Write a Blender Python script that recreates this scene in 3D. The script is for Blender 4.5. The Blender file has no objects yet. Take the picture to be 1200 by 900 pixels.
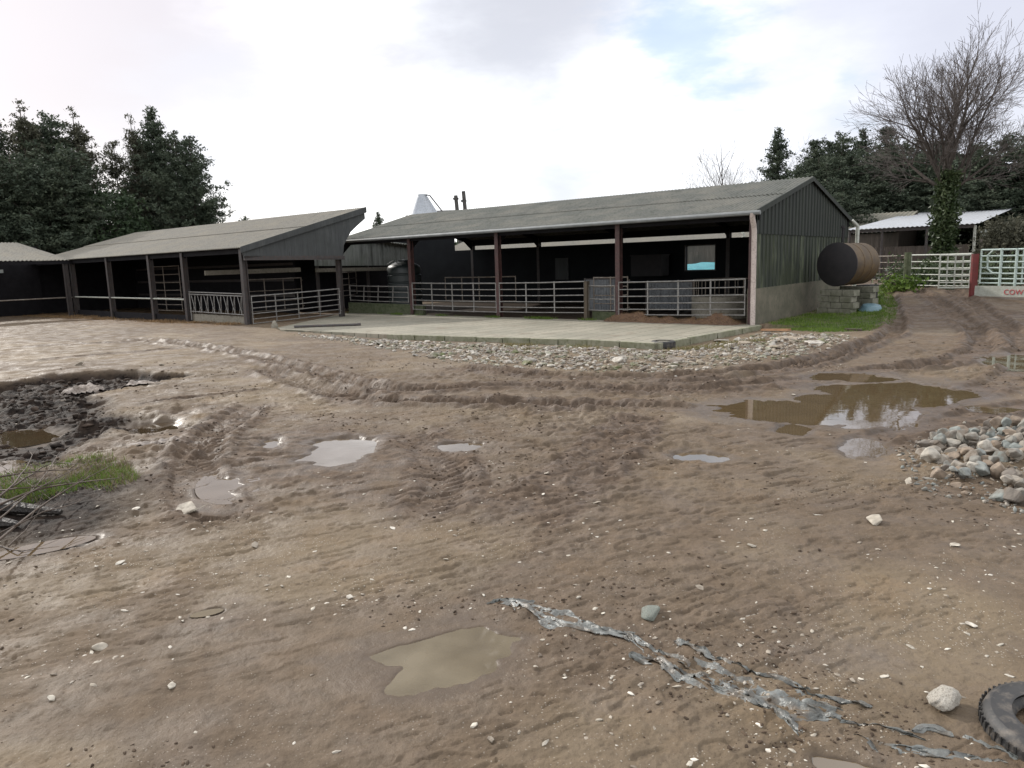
import bpy, bmesh, math, random
import numpy as np
from math import sin, cos, pi, radians, sqrt
from mathutils import Vector, Matrix, Quaternion
random.seed(7); rng = np.random.default_rng(7)
S = bpy.context.scene
COL = S.collection
# ------------------------------------------------------------------ camera model
CH, PITCH, ROLL, FPX = 2.25, radians(9.2), radians(1.7), 868.0
Fw = Vector((0, cos(PITCH), -sin(PITCH))); Rt = Vector((1, 0, 0)); Up = Rt.cross(Fw)
Rt2 = cos(ROLL)*Rt - sin(ROLL)*Up; Up2 = sin(ROLL)*Rt + cos(ROLL)*Up
CAM = Vector((0, 0, CH))
def ray(px, py): return Fw + Rt2*((px-600)/FPX) + Up2*((450-py)/FPX)
def hz(px, py, z=0.0):
    d = ray(px, py); return CAM + d*((z-CH)/d.z)
def at(px, py, dist):                      # a point at a horizontal distance along a sight line
    d = ray(px, py); return CAM + d*(dist/sqrt(d.x*d.x+d.y*d.y))
def onplane(px, py, P, dr):                # sight line meets the vertical plane through P along dr
    d = ray(px, py); n = Vector((dr.y, -dr.x, 0)); return CAM + d*(n.dot(P-CAM)/n.dot(d))
A_ = radians(140.2)
U = Vector((cos(A_), sin(A_), 0)); V = Vector((U.y, -U.x, 0)); Z = Vector((0, 0, 1))
P0 = hz(881, 380, 0); Q0 = hz(295, 381, 0)
def M(s, t, z=0.0): return P0 + U*s + V*t + Z*z
def toM(x, y):
    dx, dy = x-P0.x, y-P0.y
    return dx*U.x+dy*U.y, dx*V.x+dy*V.y
# ------------------------------------------------------------------ noise and terrain
TAB = rng.random((256, 256))*2-1
def vn(x, y, o=0):
    x = np.asarray(x, float)+o*17.3; y = np.asarray(y, float)+o*9.1
    xi = np.floor(x).astype(int); yi = np.floor(y).astype(int); fx = x-xi; fy = y-yi
    fx = fx*fx*(3-2*fx); fy = fy*fy*(3-2*fy)
    a = TAB[xi & 255, yi & 255]; b = TAB[(xi+1) & 255, yi & 255]; c = TAB[xi & 255, (yi+1) & 255]; d = TAB[(xi+1) & 255, (yi+1) & 255]
    return (a*(1-fx)+b*fx)*(1-fy)+(c*(1-fx)+d*fx)*fy
def fbm(x, y, o=0, n=4):
    r = 0; a = 1; 
    for i in range(n):
        r = r+a*vn(x*2**i+i*3.7*y*0, y*2**i, o+i); a *= .5
    return r
def sst(a, b, x):
    t = np.clip((x-a)/(b-a), 0, 1); return t*t*(3-2*t)
def segdist(x, y, poly, closed=True):
    n = len(poly); best = np.full(np.shape(x), 1e9); along = np.zeros(np.shape(x)); side = np.zeros(np.shape(x)); acc = 0
    for i in range(n if closed else n-1):
        ax, ay = poly[i][:2]; bx, by = poly[(i+1) % n][:2]
        dx, dy = bx-ax, by-ay; L2 = dx*dx+dy*dy+1e-12; L = sqrt(L2)
        t = np.clip(((x-ax)*dx+(y-ay)*dy)/L2, 0, 1)
        ex = x-ax-t*dx; ey = y-ay-t*dy; d = np.sqrt(ex*ex+ey*ey)
        m = d < best
        best = np.where(m, d, best); along = np.where(m, acc+t*L, along); side = np.where(m, np.sign(dx*ey-dy*ex), side); acc += L
    return best, along, side
def inside(x, y, poly):
    r = np.zeros(np.shape(x), bool); n = len(poly)
    for i in range(n):
        ax, ay = poly[i][:2]; bx, by = poly[(i+1) % n][:2]
        c = ((ay > y) != (by > y)) & (x < (bx-ax)*(y-ay)/((by-ay) if abs(by-ay) > 1e-9 else 1e-9)+ax)
        r ^= c
    return r
def sdist(x, y, poly):
    d, _, _ = segdist(x, y, poly); return np.where(inside(x, y, poly), -d, d)
def W(pts, z=0.0): return [tuple(hz(a, b, z))[:2] for a, b in pts]
def smooth_path(pts, k=6):
    out = []; n = len(pts)
    for i in range(n-1):
        p = [np.array(pts[max(0, min(n-1, i+j))][:2]) for j in (-1, 0, 1, 2)]
        for q in range(k):
            t = q/k
            out.append(tuple(.5*((2*p[1])+(-p[0]+p[2])*t+(2*p[0]-5*p[1]+4*p[2]-p[3])*t*t+(-p[0]+3*p[1]-3*p[2]+p[3])*t**3)))
    out.append(tuple(pts[-1][:2])); return out
PADPOLY = [tuple(M(-.35, -.05))[:2], tuple(hz(769, 402, 0))[:2], tuple(hz(690, 398, 0))[:2], tuple(hz(560, 395, 0))[:2], tuple(hz(455, 392, 0))[:2], tuple(hz(330, 386, 0))[:2], tuple(hz(325, 384, 0))[:2], tuple(M(21.5, -.3))[:2], tuple(M(10, -.05))[:2]]
HOLE = W([(-120, 462), (0, 446), (60, 438), (130, 433), (228, 434), (232, 438), (160, 452), (135, 462), (140, 480), (215, 490), (200, 505), (150, 505), (130, 520), (60, 545), (-60, 560)])
PUD = [  # centre px, half width px, half height px, tilt, level
 (525, 768, 95, 42, .1, 0), (266, 567, 27, 17, 0, 0), (395, 531, 48, 14, -.1, 0), (318, 521, 22, 8, 0, 0), (540, 525, 34, 6, 0, 0),
 (830, 535, 32, 6, -.05, 0), (1065, 459, 95, 15, 0, 0), (925, 482, 90, 14, 0, 0), (1025, 487, 62, 17, 0, 0), (1008, 521, 28, 15, 0, 0),
 (1005, 442, 55, 6, 0, 0), (1190, 424, 34, 9, 0, 0), (1165, 479, 30, 4, .2, 0), (22, 503, 38, 9, 0, -.12), (182, 494, 34, 8, 0, -.12), (8, 540, 16, 8, 0, -.08), (930, 503, 28, 8, 0, 0),
 (1000, 468, 70, 9, 0, 0), (1010, 905, 60, 14, 0, 0), (242, 716, 14, 3, .2, 0), (50, 640, 40, 6, .15, 0)]
PUDW = []
for cx, cy, rx, ry, tl, lv in PUD:
    c = hz(cx, cy); e = hz(cx+rx, cy); t = hz(cx, cy-ry); b = hz(cx, cy+ry)
    PUDW.append((c.x, (t.y+b.y)/2, (e-c).length, (t.y-b.y)/2, math.atan2(c.y, c.x)-pi/2+0*tl, lv))
TR = [  # wheel ruts: path px, half width m, depth m, lug
 ([(1062, 352), (1118, 372), (1150, 396), (1128, 420), (1010, 436), (900, 450), (760, 456), (620, 452), (500, 458), (420, 452), (340, 428), (250, 408), (150, 396)], .28, .08, 1),
 ([(1100, 350), (1168, 378), (1200, 400), (1190, 440), (1090, 468), (960, 492), (850, 482), (700, 476), (560, 474), (440, 470), (360, 450), (300, 430)], .28, .075, 1),
 ([(1040, 356), (1050, 385), (1010, 405), (940, 425), (850, 436), (740, 440), (620, 438), (520, 430)], .26, .08, 1),
 ([(1020, 402), (960, 424), (860, 443), (740, 447)], .2, .06, 1),
 ([(1240, 470), (1150, 485), (1060, 505), (990, 520)], .22, .06, 1),
 ([(300, 470), (255, 505), (232, 540), (236, 580), (280, 620)], .25, .045, 1),
 ([(470, 500), (520, 545), (510, 585), (470, 625)], .25, .022, 1),
 ([(760, 480), (700, 540), (640, 580), (560, 640)], .25, .012, 1),
 ([(20, 425), (160, 412), (300, 402)], .2, .03, 0), ([(0, 408), (120, 402), (240, 398)], .2, .03, 0),
 ([(140, 478), (230, 465), (340, 452)], .08, .03, 0),
]
TRW = [(smooth_path(W(p)), w, d, l) for p, w, d, l in TR]
PILE = W([(1035, 545), (1070, 515), (1130, 505), (1260, 500), (1300, 560), (1230, 620), (1150, 585), (1090, 575)])
def H(x, y, want=False):
    x = np.asarray(x, float); y = np.asarray(y, float)
    r = np.sqrt(x*x+y*y)
    s, t = toM(x, y)
    base = .6*sst(9, 19, x)*sst(20, 33, y) + .5*sst(30, 60, x)*sst(20, 60, y)
    fade = 1-sst(45, 90, r)
    mid = sst(5, 9, y)*(1-sst(14, 21, y+.35*np.maximum(-x-2, 0)))
    near = 1-sst(3, 30, r)
    ca, sa = cos(.45), sin(.45)
    xa = x*ca+y*sa; ya = -x*sa+y*ca
    h = base+fade*(.03*fbm(x*.3, y*.3, 1, 2))
    wx = x+.25*vn(x*1.1, y*1.1, 40); wy = y+.25*vn(x*1.1, y*1.1, 41)
    patch = np.clip(fbm(wx*.45, wy*.45, 2, 3)*.8+.45, 0, 1)
    rough = (.3+.75*patch)*(.45+1.1*mid)
    cl = fbm(xa*1.6, ya*4.5, 3, 3)
    h = h+fade*rough*(.014*cl)
    cl2 = 1-np.abs(fbm(wx*4, wy*7, 5, 3)); h = h+fade*rough*.020*(cl2-.6)
    stp = sst(.18, .42, fbm(xa*2.6+.3*vn(xa, ya*2, 43), ya*11, 7, 2))*np.clip(fbm(x*.8, y*.8, 44, 2)+.35, 0, 1); h = h+fade*.016*stp*(1-.3*near)
    dn_ = sst(.40, .56, fbm(xa*3.1+.5*vn(xa*2, ya*3, 46), ya*10, 47, 2))*sst(-.25, .35, fbm(x*.7, y*.7, 48, 2)); h = h-fade*.020*dn_*(.6+.6*mid)
    dn2 = sst(.42, .54, fbm(xa*8, ya*19, 49, 2))*sst(-.2, .3, fbm(x*1.1, y*1.1, 50, 2)); h = h-fade*.010*dn2
    lump = np.clip(fbm(wx*7, wy*9, 6, 2)-.25, 0, 1); h = h+fade*rough*.034*lump
    h = h+fade*(.35+.65*patch)*.0065*fbm(x*22, y*22, 8, 3)
    # flatten inside the buildings
    inb = (s > -.3) & (t > -.4) & (t < 12) & (s < 45)
    h = np.where(inb, np.minimum(h, base-.03+.0*h), h)
    # hole
    dh = sdist(x, y, HOLE)+.35*vn(x*.9, y*.9, 11)+.12*vn(x*3, y*3, 12)
    back = sst(13.2, 15.5, y)
    mh = 1-sst(-.9+.65*back, .0+.25*back*0, dh)
    h = h-mh*(.16+.06*back)+mh*(.07*np.clip(fbm(wx*2.2, wy*2.6, 13, 3), -1, 1)+.05*fbm(x*6, y*6, 14, 3))
    # mud bank beside the hole
    bk = hz(300/3+20, 360+410/3); h = h+.13*np.exp(-(((x-bk.x)/.8)**2+((y-bk.y)/.35)**2))*(1+.6*fbm(x*4, y*7, 15, 2))
    bk = hz(200, 535); h = h+.06*np.exp(-(((x-bk.x)/1.0)**2+((y-bk.y)/.6)**2))*(1+1.2*fbm(x*4, y*6, 16, 3))
    # ditch and rubble bank in front of the pad
    dp = sdist(x, y, PADPOLY)
    h = np.where(dp < .02, -.2+0*h, h-np.where(t < -.3, .17*np.exp(-(np.maximum(dp, 0)/1.6)**2), 0)*sst(-12, -2, x))
    trk = np.zeros(np.shape(x))
    for path, w, dep, lug in TRW:
        P = np.array(path); x0, y0 = P.min(0)-1.2; x1, y1 = P.max(0)+1.2
        m = (x > x0) & (x < x1) & (y > y0) & (y < y1)
        if not m.any(): continue
        xs, ys = x[m], y[m]
        d, al, sd = segdist(xs, ys, path, False)
        d = d+.05*vn(xs*2, ys*2, 20)
        L = np.sum(np.hypot(*np.diff(P, axis=0).T))
        endf = sst(0, .8, al)*(1-sst(L-.8, L, al))*(.55+.45*np.clip(vn(al*.6, al*0+w*10, 21)+.6, 0, 1))
        prof = -dep*(1-sst(w*.7, w*1.05, d))+dep*.8*np.exp(-((d-w*1.35)/(w*.32))**2)*(1+.7*vn(xs*5, ys*5, 22))
        if lug:
            ph = al/.13+np.where(sd > 0, 1, -1)*.0+d/w*1.4+sd*.25
            tri = np.abs((ph % 1)-.5)*2
            lg = sst(.4, .62, tri)
            prof = prof+(lg-.5)*dep*.75*(1-sst(w*.85, w*1.1, d))*(.4+.6*np.clip(vn(xs*1.3, ys*1.3, 23)+.6, 0, 1))
        h[m] = h[m]+prof*endf
        trk[m] = np.maximum(trk[m], (1-sst(w*1.2, w*2.2, d))*endf)
    G = np.full(np.shape(x), 9.0); LV = np.zeros(np.shape(x))
    for (cx, cy, rx, ry, an, lv) in PUDW:
        m = (np.abs(x-cx) < 2.3*rx+.5) & (np.abs(y-cy) < 2.3*ry+2.3*rx*abs(sin(an))+.5)
        if not m.any(): continue
        xs, ys = x[m]-cx, y[m]-cy
        lx = xs*cos(an)+ys*sin(an); ly = -xs*sin(an)+ys*cos(an)
        dn = np.sqrt((lx/rx)**2+(ly/ry)**2); q = min(rx, ry)**.5
        wx_ = x[m]+.2*vn(x[m]*2.3, y[m]*2.3, 34); wy_ = y[m]+.2*vn(x[m]*2.3, y[m]*2.3, 36)
        g = dn+(.3 if q > .75 else .5)*fbm((wx_*.8+wy_*.6)*.9/q, (wy_*.8-wx_*.6)*.9/q, 30, 4)+.06*fbm(x[m]*9, y[m]*9, 33, 2)
        gm = G[m]; lm = LV[m]; w_ = g < gm; G[m] = np.where(w_, g, gm); LV[m] = np.where(w_, lv, lm)
    bs = .6*sst(9, 19, x)*sst(20, 33, y); lev = LV+bs-.028
    near_p = G < 1.7; bl = sst(.95, 1.7, G)
    flat_ = lev+.006+np.clip(h-bs-LV, -.012, .05)*.5+.01
    h = np.where(near_p, h*bl+(1-bl)*flat_, h)-(1-sst(.72, 1.1, G))*.055
    h = np.where((G > 1.15) & (G < 2.2), np.maximum(h, lev+.003), h)
    wet = 1-sst(.95, 1.5, G)
    dpl = sdist(x, y, PILE)
    h = h+.14*(1-sst(-1.4, .1, dpl))*(1+.3*vn(x*3, y*3, 35))
    if not want: return h
    return h, mh, wet, trk, patch, s, t, dp, dpl
def gz(x, y): return float(H(np.array([x]), np.array([y]))[0])
def gnd(px, py):                       # where a sight line meets the ground
    z = 0.0
    for _ in range(4):
        p = hz(px, py, z); z = gz(p.x, p.y)
    return Vector((p.x, p.y, z))
# ------------------------------------------------------------------ materials
def newmat(name):
    m = bpy.data.materials.new(name); m.use_nodes = True; nt = m.node_tree
    return m, nt, nt.nodes['Principled BSDF'], nt.nodes.new, nt.links.new
KA = .80
def setc(sock, c, k=None):
    k = KA if k is None else k; sock.default_value = (c[0]*k, c[1]*k, c[2]*k, 1)
def noise_mix(nt, vec, scale, c1, c2, lo=.35, hi=.65, detail=6, rough=.6):
    n = nt.nodes.new('ShaderNodeTexNoise'); n.inputs['Scale'].default_value = scale; n.inputs['Detail'].default_value = detail; n.inputs['Roughness'].default_value = rough
    if vec is not None: nt.links.new(vec, n.inputs['Vector'])
    mr = nt.nodes.new('ShaderNodeMapRange'); mr.inputs[1].default_value = lo; mr.inputs[2].default_value = hi; nt.links.new(n.outputs[0], mr.inputs[0])
    mx = nt.nodes.new('ShaderNodeMix'); mx.data_type = 'RGBA'; nt.links.new(mr.outputs[0], mx.inputs[0])
    for i, c in ((6, c1), (7, c2)):
        if isinstance(c, tuple): setc(mx.inputs[i], c)
        else: nt.links.new(c, mx.inputs[i])
    return mx.outputs[2], n.outputs[0], mr.outputs[0]
def mat(name, c1, c2, scale=3, rough=.7, metal=0, c3=None, s3=25, bump=.3, bdist=.01, stretch=(1, 1, 1), spec=.5, lo=.35, hi=.65, island=0, objrand=0):
    m, nt, b, N, L = newmat(name)
    tc = N('ShaderNodeTexCoord'); mp = N('ShaderNodeMapping'); mp.inputs['Scale'].default_value = stretch; L(tc.outputs['Object'], mp.inputs['Vector'])
    v = mp.outputs[0]
    col, n1, _ = noise_mix(nt, v, scale, c1, c2, lo, hi)
    if c3 is not None: col, n2, _ = noise_mix(nt, v, s3, col, c3, .5, .72)
    if island or objrand:
        g = N('ShaderNodeNewGeometry'); oi = N('ShaderNodeObjectInfo')
        ad = N('ShaderNodeMath'); ad.operation = 'ADD'; L(g.outputs['Random Per Island'], ad.inputs[0]); L(oi.outputs['Random'], ad.inputs[1])
        fr = N('ShaderNodeMath'); fr.operation = 'FRACT'; L(ad.outputs[0], fr.inputs[0])
        mr = N('ShaderNodeMapRange'); mr.inputs[3].default_value = 1-(island or objrand); mr.inputs[4].default_value = 1+(island or objrand); L(fr.outputs[0], mr.inputs[0])
        mu = N('ShaderNodeVectorMath'); mu.operation = 'SCALE'; L(col, mu.inputs[0]); L(mr.outputs[0], mu.inputs['Scale']); col = mu.outputs[0]
    L(col, b.inputs['Base Color'])
    b.inputs['Roughness'].default_value = rough; b.inputs['Metallic'].default_value = metal; b.inputs['Specular IOR Level'].default_value = spec
    if bump:
        nb = N('ShaderNodeTexNoise'); nb.inputs['Scale'].default_value = scale*6; nb.inputs['Detail'].default_value = 5; L(v, nb.inputs['Vector'])
        bp = N('ShaderNodeBump'); bp.inputs['Strength'].default_value = bump; bp.inputs['Distance'].default_value = bdist; L(nb.outputs[0], bp.inputs['Height']); L(bp.outputs[0], b.inputs['Normal'])
    return m
def rock_mat(name, cols, mossy=0):
    m, nt, b, N, L = newmat(name)
    g = N('ShaderNodeNewGeometry'); oi = N('ShaderNodeObjectInfo')
    ad = N('ShaderNodeMath'); ad.operation = 'ADD'; L(g.outputs['Random Per Island'], ad.inputs[0]); L(oi.outputs['Random'], ad.inputs[1])
    fr = N('ShaderNodeMath'); fr.operation = 'FRACT'; L(ad.outputs[0], fr.inputs[0])
    cr = N('ShaderNodeValToRGB'); cr.color_ramp.interpolation = 'CONSTANT'
    while len(cr.color_ramp.elements) < len(cols): cr.color_ramp.elements.new(.5)
    for i, c in enumerate(cols): cr.color_ramp.elements[i].position = i/len(cols); cr.color_ramp.elements[i].color = (*c, 1)
    L(fr.outputs[0], cr.inputs[0])
    tc = N('ShaderNodeTexCoord')
    n = N('ShaderNodeTexNoise'); n.inputs['Scale'].default_value = 18; n.inputs['Detail'].default_value = 6; L(g.outputs['Position'], n.inputs['Vector'])
    mr = N('ShaderNodeMapRange'); mr.inputs[1].default_value = .3; mr.inputs[2].default_value = .7; mr.inputs[3].default_value = .62; mr.inputs[4].default_value = 1.2; L(n.outputs[0], mr.inputs[0])
    mu = N('ShaderNodeVectorMath'); mu.operation = 'SCALE'; L(cr.outputs[0], mu.inputs[0]); L(mr.outputs[0], mu.inputs['Scale']); col = mu.outputs[0]
    col, _, _ = noise_mix(nt, g.outputs['Position'], 5, col, (.13, .095, .065), .50, .66)
    if mossy: col, _, _ = noise_mix(nt, g.outputs['Position'], 1.3, col, (.10, .12, .03), .5, .7)
    L(col, b.inputs['Base Color']); b.inputs['Roughness'].default_value = .75
    bp = N('ShaderNodeBump'); bp.inputs['Strength'].default_value = .5; bp.inputs['Distance'].default_value = .01; n2 = N('ShaderNodeTexNoise'); n2.inputs['Scale'].default_value = 60; n2.inputs['Detail'].default_value = 4; L(g.outputs['Position'], n2.inputs['Vector']); L(n2.outputs[0], bp.inputs['Height']); L(bp.outputs[0], b.inputs['Normal'])
    return m
def ground_mat():
    m, nt, b, N, L = newmat('mud_ground')
    g = N('ShaderNodeNewGeometry'); pos = g.outputs['Position']
    at_ = N('ShaderNodeAttribute'); at_.attribute_name = 'mask'; sep = N('ShaderNodeSeparateColor'); L(at_.outputs['Color'], sep.inputs[0])
    at2 = N('ShaderNodeAttribute'); at2.attribute_name = 'mask2'; sep2 = N('ShaderNodeSeparateColor'); L(at2.outputs['Color'], sep2.inputs[0])
    c, _, _ = noise_mix(nt, pos, .35, (.212, .163, .108), (.138, .102, .067), .36, .64, 8)
    c, _, _ = noise_mix(nt, pos, 1.6, c, (.205, .142, .082), .50, .70, 8)
    c, _, _ = noise_mix(nt, pos, .8, c, (.180, .150, .122), .52, .70, 8, .7)
    c, _, _ = noise_mix(nt, pos, 14, c, (.105, .076, .052), .54, .70, 7, .75)
    c, _, _ = noise_mix(nt, pos, 60, c, (.10, .072, .048), .60, .72, 4, .7)
    # fine grit
    vo = N('ShaderNodeTexVoronoi'); vo.inputs['Scale'].default_value = 55; L(pos, vo.inputs['Vector'])
    lt = N('ShaderNodeMath'); lt.operation = 'LESS_THAN'; lt.inputs[1].default_value = .23; L(vo.outputs['Distance'], lt.inputs[0])
    sc = N('ShaderNodeSeparateColor'); L(vo.outputs['Color'], sc.inputs[0])
    gt = N('ShaderNodeMath'); gt.operation = 'GREATER_THAN'; gt.inputs[1].default_value = .66; L(sc.outputs[0], gt.inputs[0])
    n = N('ShaderNodeTexNoise'); n.inputs['Scale'].default_value = 1.1; n.inputs['Detail'].default_value = 4; L(pos, n.inputs['Vector'])
    g2 = N('ShaderNodeMapRange'); g2.inputs[1].default_value = .42; g2.inputs[2].default_value = .58; L(n.outputs[0], g2.inputs[0])
    mu = N('ShaderNodeMath'); mu.operation = 'MULTIPLY'; L(lt.outputs[0], mu.inputs[0]); L(gt.outputs[0], mu.inputs[1])
    mu2 = N('ShaderNodeMath'); mu2.operation = 'MULTIPLY'; L(mu.outputs[0], mu2.inputs[0]); L(g2.outputs[0], mu2.inputs[1])
    mx = N('ShaderNodeMix'); mx.data_type = 'RGBA'; L(mu2.outputs[0], mx.inputs[0]); L(c, mx.inputs[6]); setc(mx.inputs[7], (.46, .41, .34)); c = mx.outputs[2]
    def over(c, fac, col2):
        mx = N('ShaderNodeMix'); mx.data_type = 'RGBA'; L(fac, mx.inputs[0]); L(c, mx.inputs[6])
        if isinstance(col2, tuple): setc(mx.inputs[7], col2)
        else: L(col2, mx.inputs[7])
        return mx.outputs[2]
    c = over(c, sep2.outputs[0], noise_mix(nt, pos, 6, (.085, .060, .042), (.140, .100, .070), .4, .6)[0])      # churned ruts and browner mud, plus painted vignette darkening at the sides
    c = over(c, sep.outputs[0], noise_mix(nt, pos, 4, (.014, .010, .008), (.045, .032, .024), .42, .62)[0])      # dark organic mud, and indoor shade painted on the barn floor
    c = over(c, sep.outputs[1], noise_mix(nt, pos, .5, (.05, .075, .02), (.09, .10, .035), .4, .6)[0])       # field grass
    c = over(c, sep.outputs[2], noise_mix(nt, pos, 5, (.19, .12, .06), (.10, .065, .04), .4, .6)[0])         # straw and dung
    wm = N('ShaderNodeMath'); wm.operation = 'MULTIPLY'; wm.inputs[1].default_value = .65; L(sep2.outputs[1], wm.inputs[0]); c = over(c, wm.outputs[0], (.085, .062, .043))
    L(c, b.inputs['Base Color'])
    # wetness
    n = N('ShaderNodeTexNoise'); n.inputs['Scale'].default_value = 2.2; n.inputs['Detail'].default_value = 7; L(pos, n.inputs['Vector'])
    mr = N('ShaderNodeMapRange'); mr.inputs[1].default_value = .38; mr.inputs[2].default_value = .62; mr.inputs[3].default_value = .52; mr.inputs[4].default_value = .88; L(n.outputs[0], mr.inputs[0])
    mm = N('ShaderNodeMix'); L(sep2.outputs[1], mm.inputs[0]); L(mr.outputs[0], mm.inputs[2]); mm.inputs[3].default_value = .3
    m3 = N('ShaderNodeMix'); L(sep.outputs[0], m3.inputs[0]); L(mm.outputs[0], m3.inputs[2]); m3.inputs[3].default_value = .7
    L(m3.outputs[0], b.inputs['Roughness']); sm = N('ShaderNodeMapRange'); sm.inputs[3].default_value = .19; sm.inputs[4].default_value = .08; L(sep.outputs[0], sm.inputs[0]); L(sm.outputs[0], b.inputs['Specular IOR Level'])
    n1 = N('ShaderNodeTexNoise'); n1.inputs['Scale'].default_value = 28; n1.inputs['Detail'].default_value = 8; n1.inputs['Roughness'].default_value = .65; L(pos, n1.inputs['Vector'])
    b1 = N('ShaderNodeBump'); b1.inputs['Distance'].default_value = .024
    inv = N('ShaderNodeMath'); inv.operation = 'MULTIPLY_ADD'; inv.inputs[1].default_value = -.5; inv.inputs[2].default_value = .75; L(sep2.outputs[1], inv.inputs[0]); L(inv.outputs[0], b1.inputs['Strength'])
    L(n1.outputs[0], b1.inputs['Height'])
    b2 = N('ShaderNodeBump'); b2.inputs['Strength'].default_value = .5; b2.inputs['Distance'].default_value = .008; L(mu.outputs[0], b2.inputs['Height']); L(b1.outputs[0], b2.inputs['Normal'])
    L(b2.outputs[0], b.inputs['Normal'])
    return m
def clad_mat(name, base, streak, moss, rough=.7):
    m, nt, b, N, L = newmat(name)
    g = N('ShaderNodeTexCoord'); mp = N('ShaderNodeMapping'); mp.inputs['Scale'].default_value = (2.2, 2.2, .18); L(g.outputs['Object'], mp.inputs['Vector'])
    c, _, _ = noise_mix(nt, mp.outputs[0], 1.7, base, streak, .5, .68, 5)
    c, _, _ = noise_mix(nt, g.outputs['Object'], .8, c, moss, .45, .7, 7)
    c, _, _ = noise_mix(nt, mp.outputs[0], 9, c, tuple(x*.45 for x in base), .5, .75, 5)
    L(c, b.inputs['Base Color']); b.inputs['Roughness'].default_value = rough
    n = N('ShaderNodeTexNoise'); n.inputs['Scale'].default_value = 20; L(g.outputs['Object'], n.inputs['Vector']); bp = N('ShaderNodeBump'); bp.inputs['Strength'].default_value = .2; bp.inputs['Distance'].default_value = .01; L(n.outputs[0], bp.inputs['Height']); L(bp.outputs[0], b.inputs['Normal'])
    return m
def leaf_mat(name, cols, rough=.6, trans=.15):
    m, nt, b, N, L = newmat(name)
    g = N('ShaderNodeNewGeometry'); cr = N('ShaderNodeValToRGB')
    while len(cr.color_ramp.elements) < len(cols): cr.color_ramp.elements.new(.5)
    for i, c in enumerate(cols): cr.color_ramp.elements[i].position = i/(len(cols)-1); cr.color_ramp.elements[i].color = (*c, 1)
    n = N('ShaderNodeTexNoise'); n.inputs['Scale'].default_value = .6; n.inputs['Detail'].default_value = 3; L(g.outputs['Position'], n.inputs['Vector'])
    ad = N('ShaderNodeMath'); ad.operation = 'MULTIPLY_ADD'; ad.inputs[1].default_value = .5; L(g.outputs['Random Per Island'], ad.inputs[0])
    mr = N('ShaderNodeMapRange'); mr.inputs[1].default_value = .3; mr.inputs[2].default_value = .7; mr.inputs[4].default_value = .5; L(n.outputs[0], mr.inputs[0]); L(mr.outputs[0], ad.inputs[2])
    L(ad.outputs[0], cr.inputs[0]); L(cr.outputs[0], b.inputs['Base Color']); b.inputs['Roughness'].default_value = rough; b.inputs['Specular IOR Level'].default_value = .25
    if trans:
        tl = N('ShaderNodeBsdfTranslucent'); L(cr.outputs[0], tl.inputs['Color']); ms = N('ShaderNodeMixShader'); ms.inputs[0].default_value = trans
        L(b.outputs[0], ms.inputs[1]); L(tl.outputs[0], ms.inputs[2]); L(ms.outputs[0], nt.nodes['Material Output'].inputs['Surface'])
    return m
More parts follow.
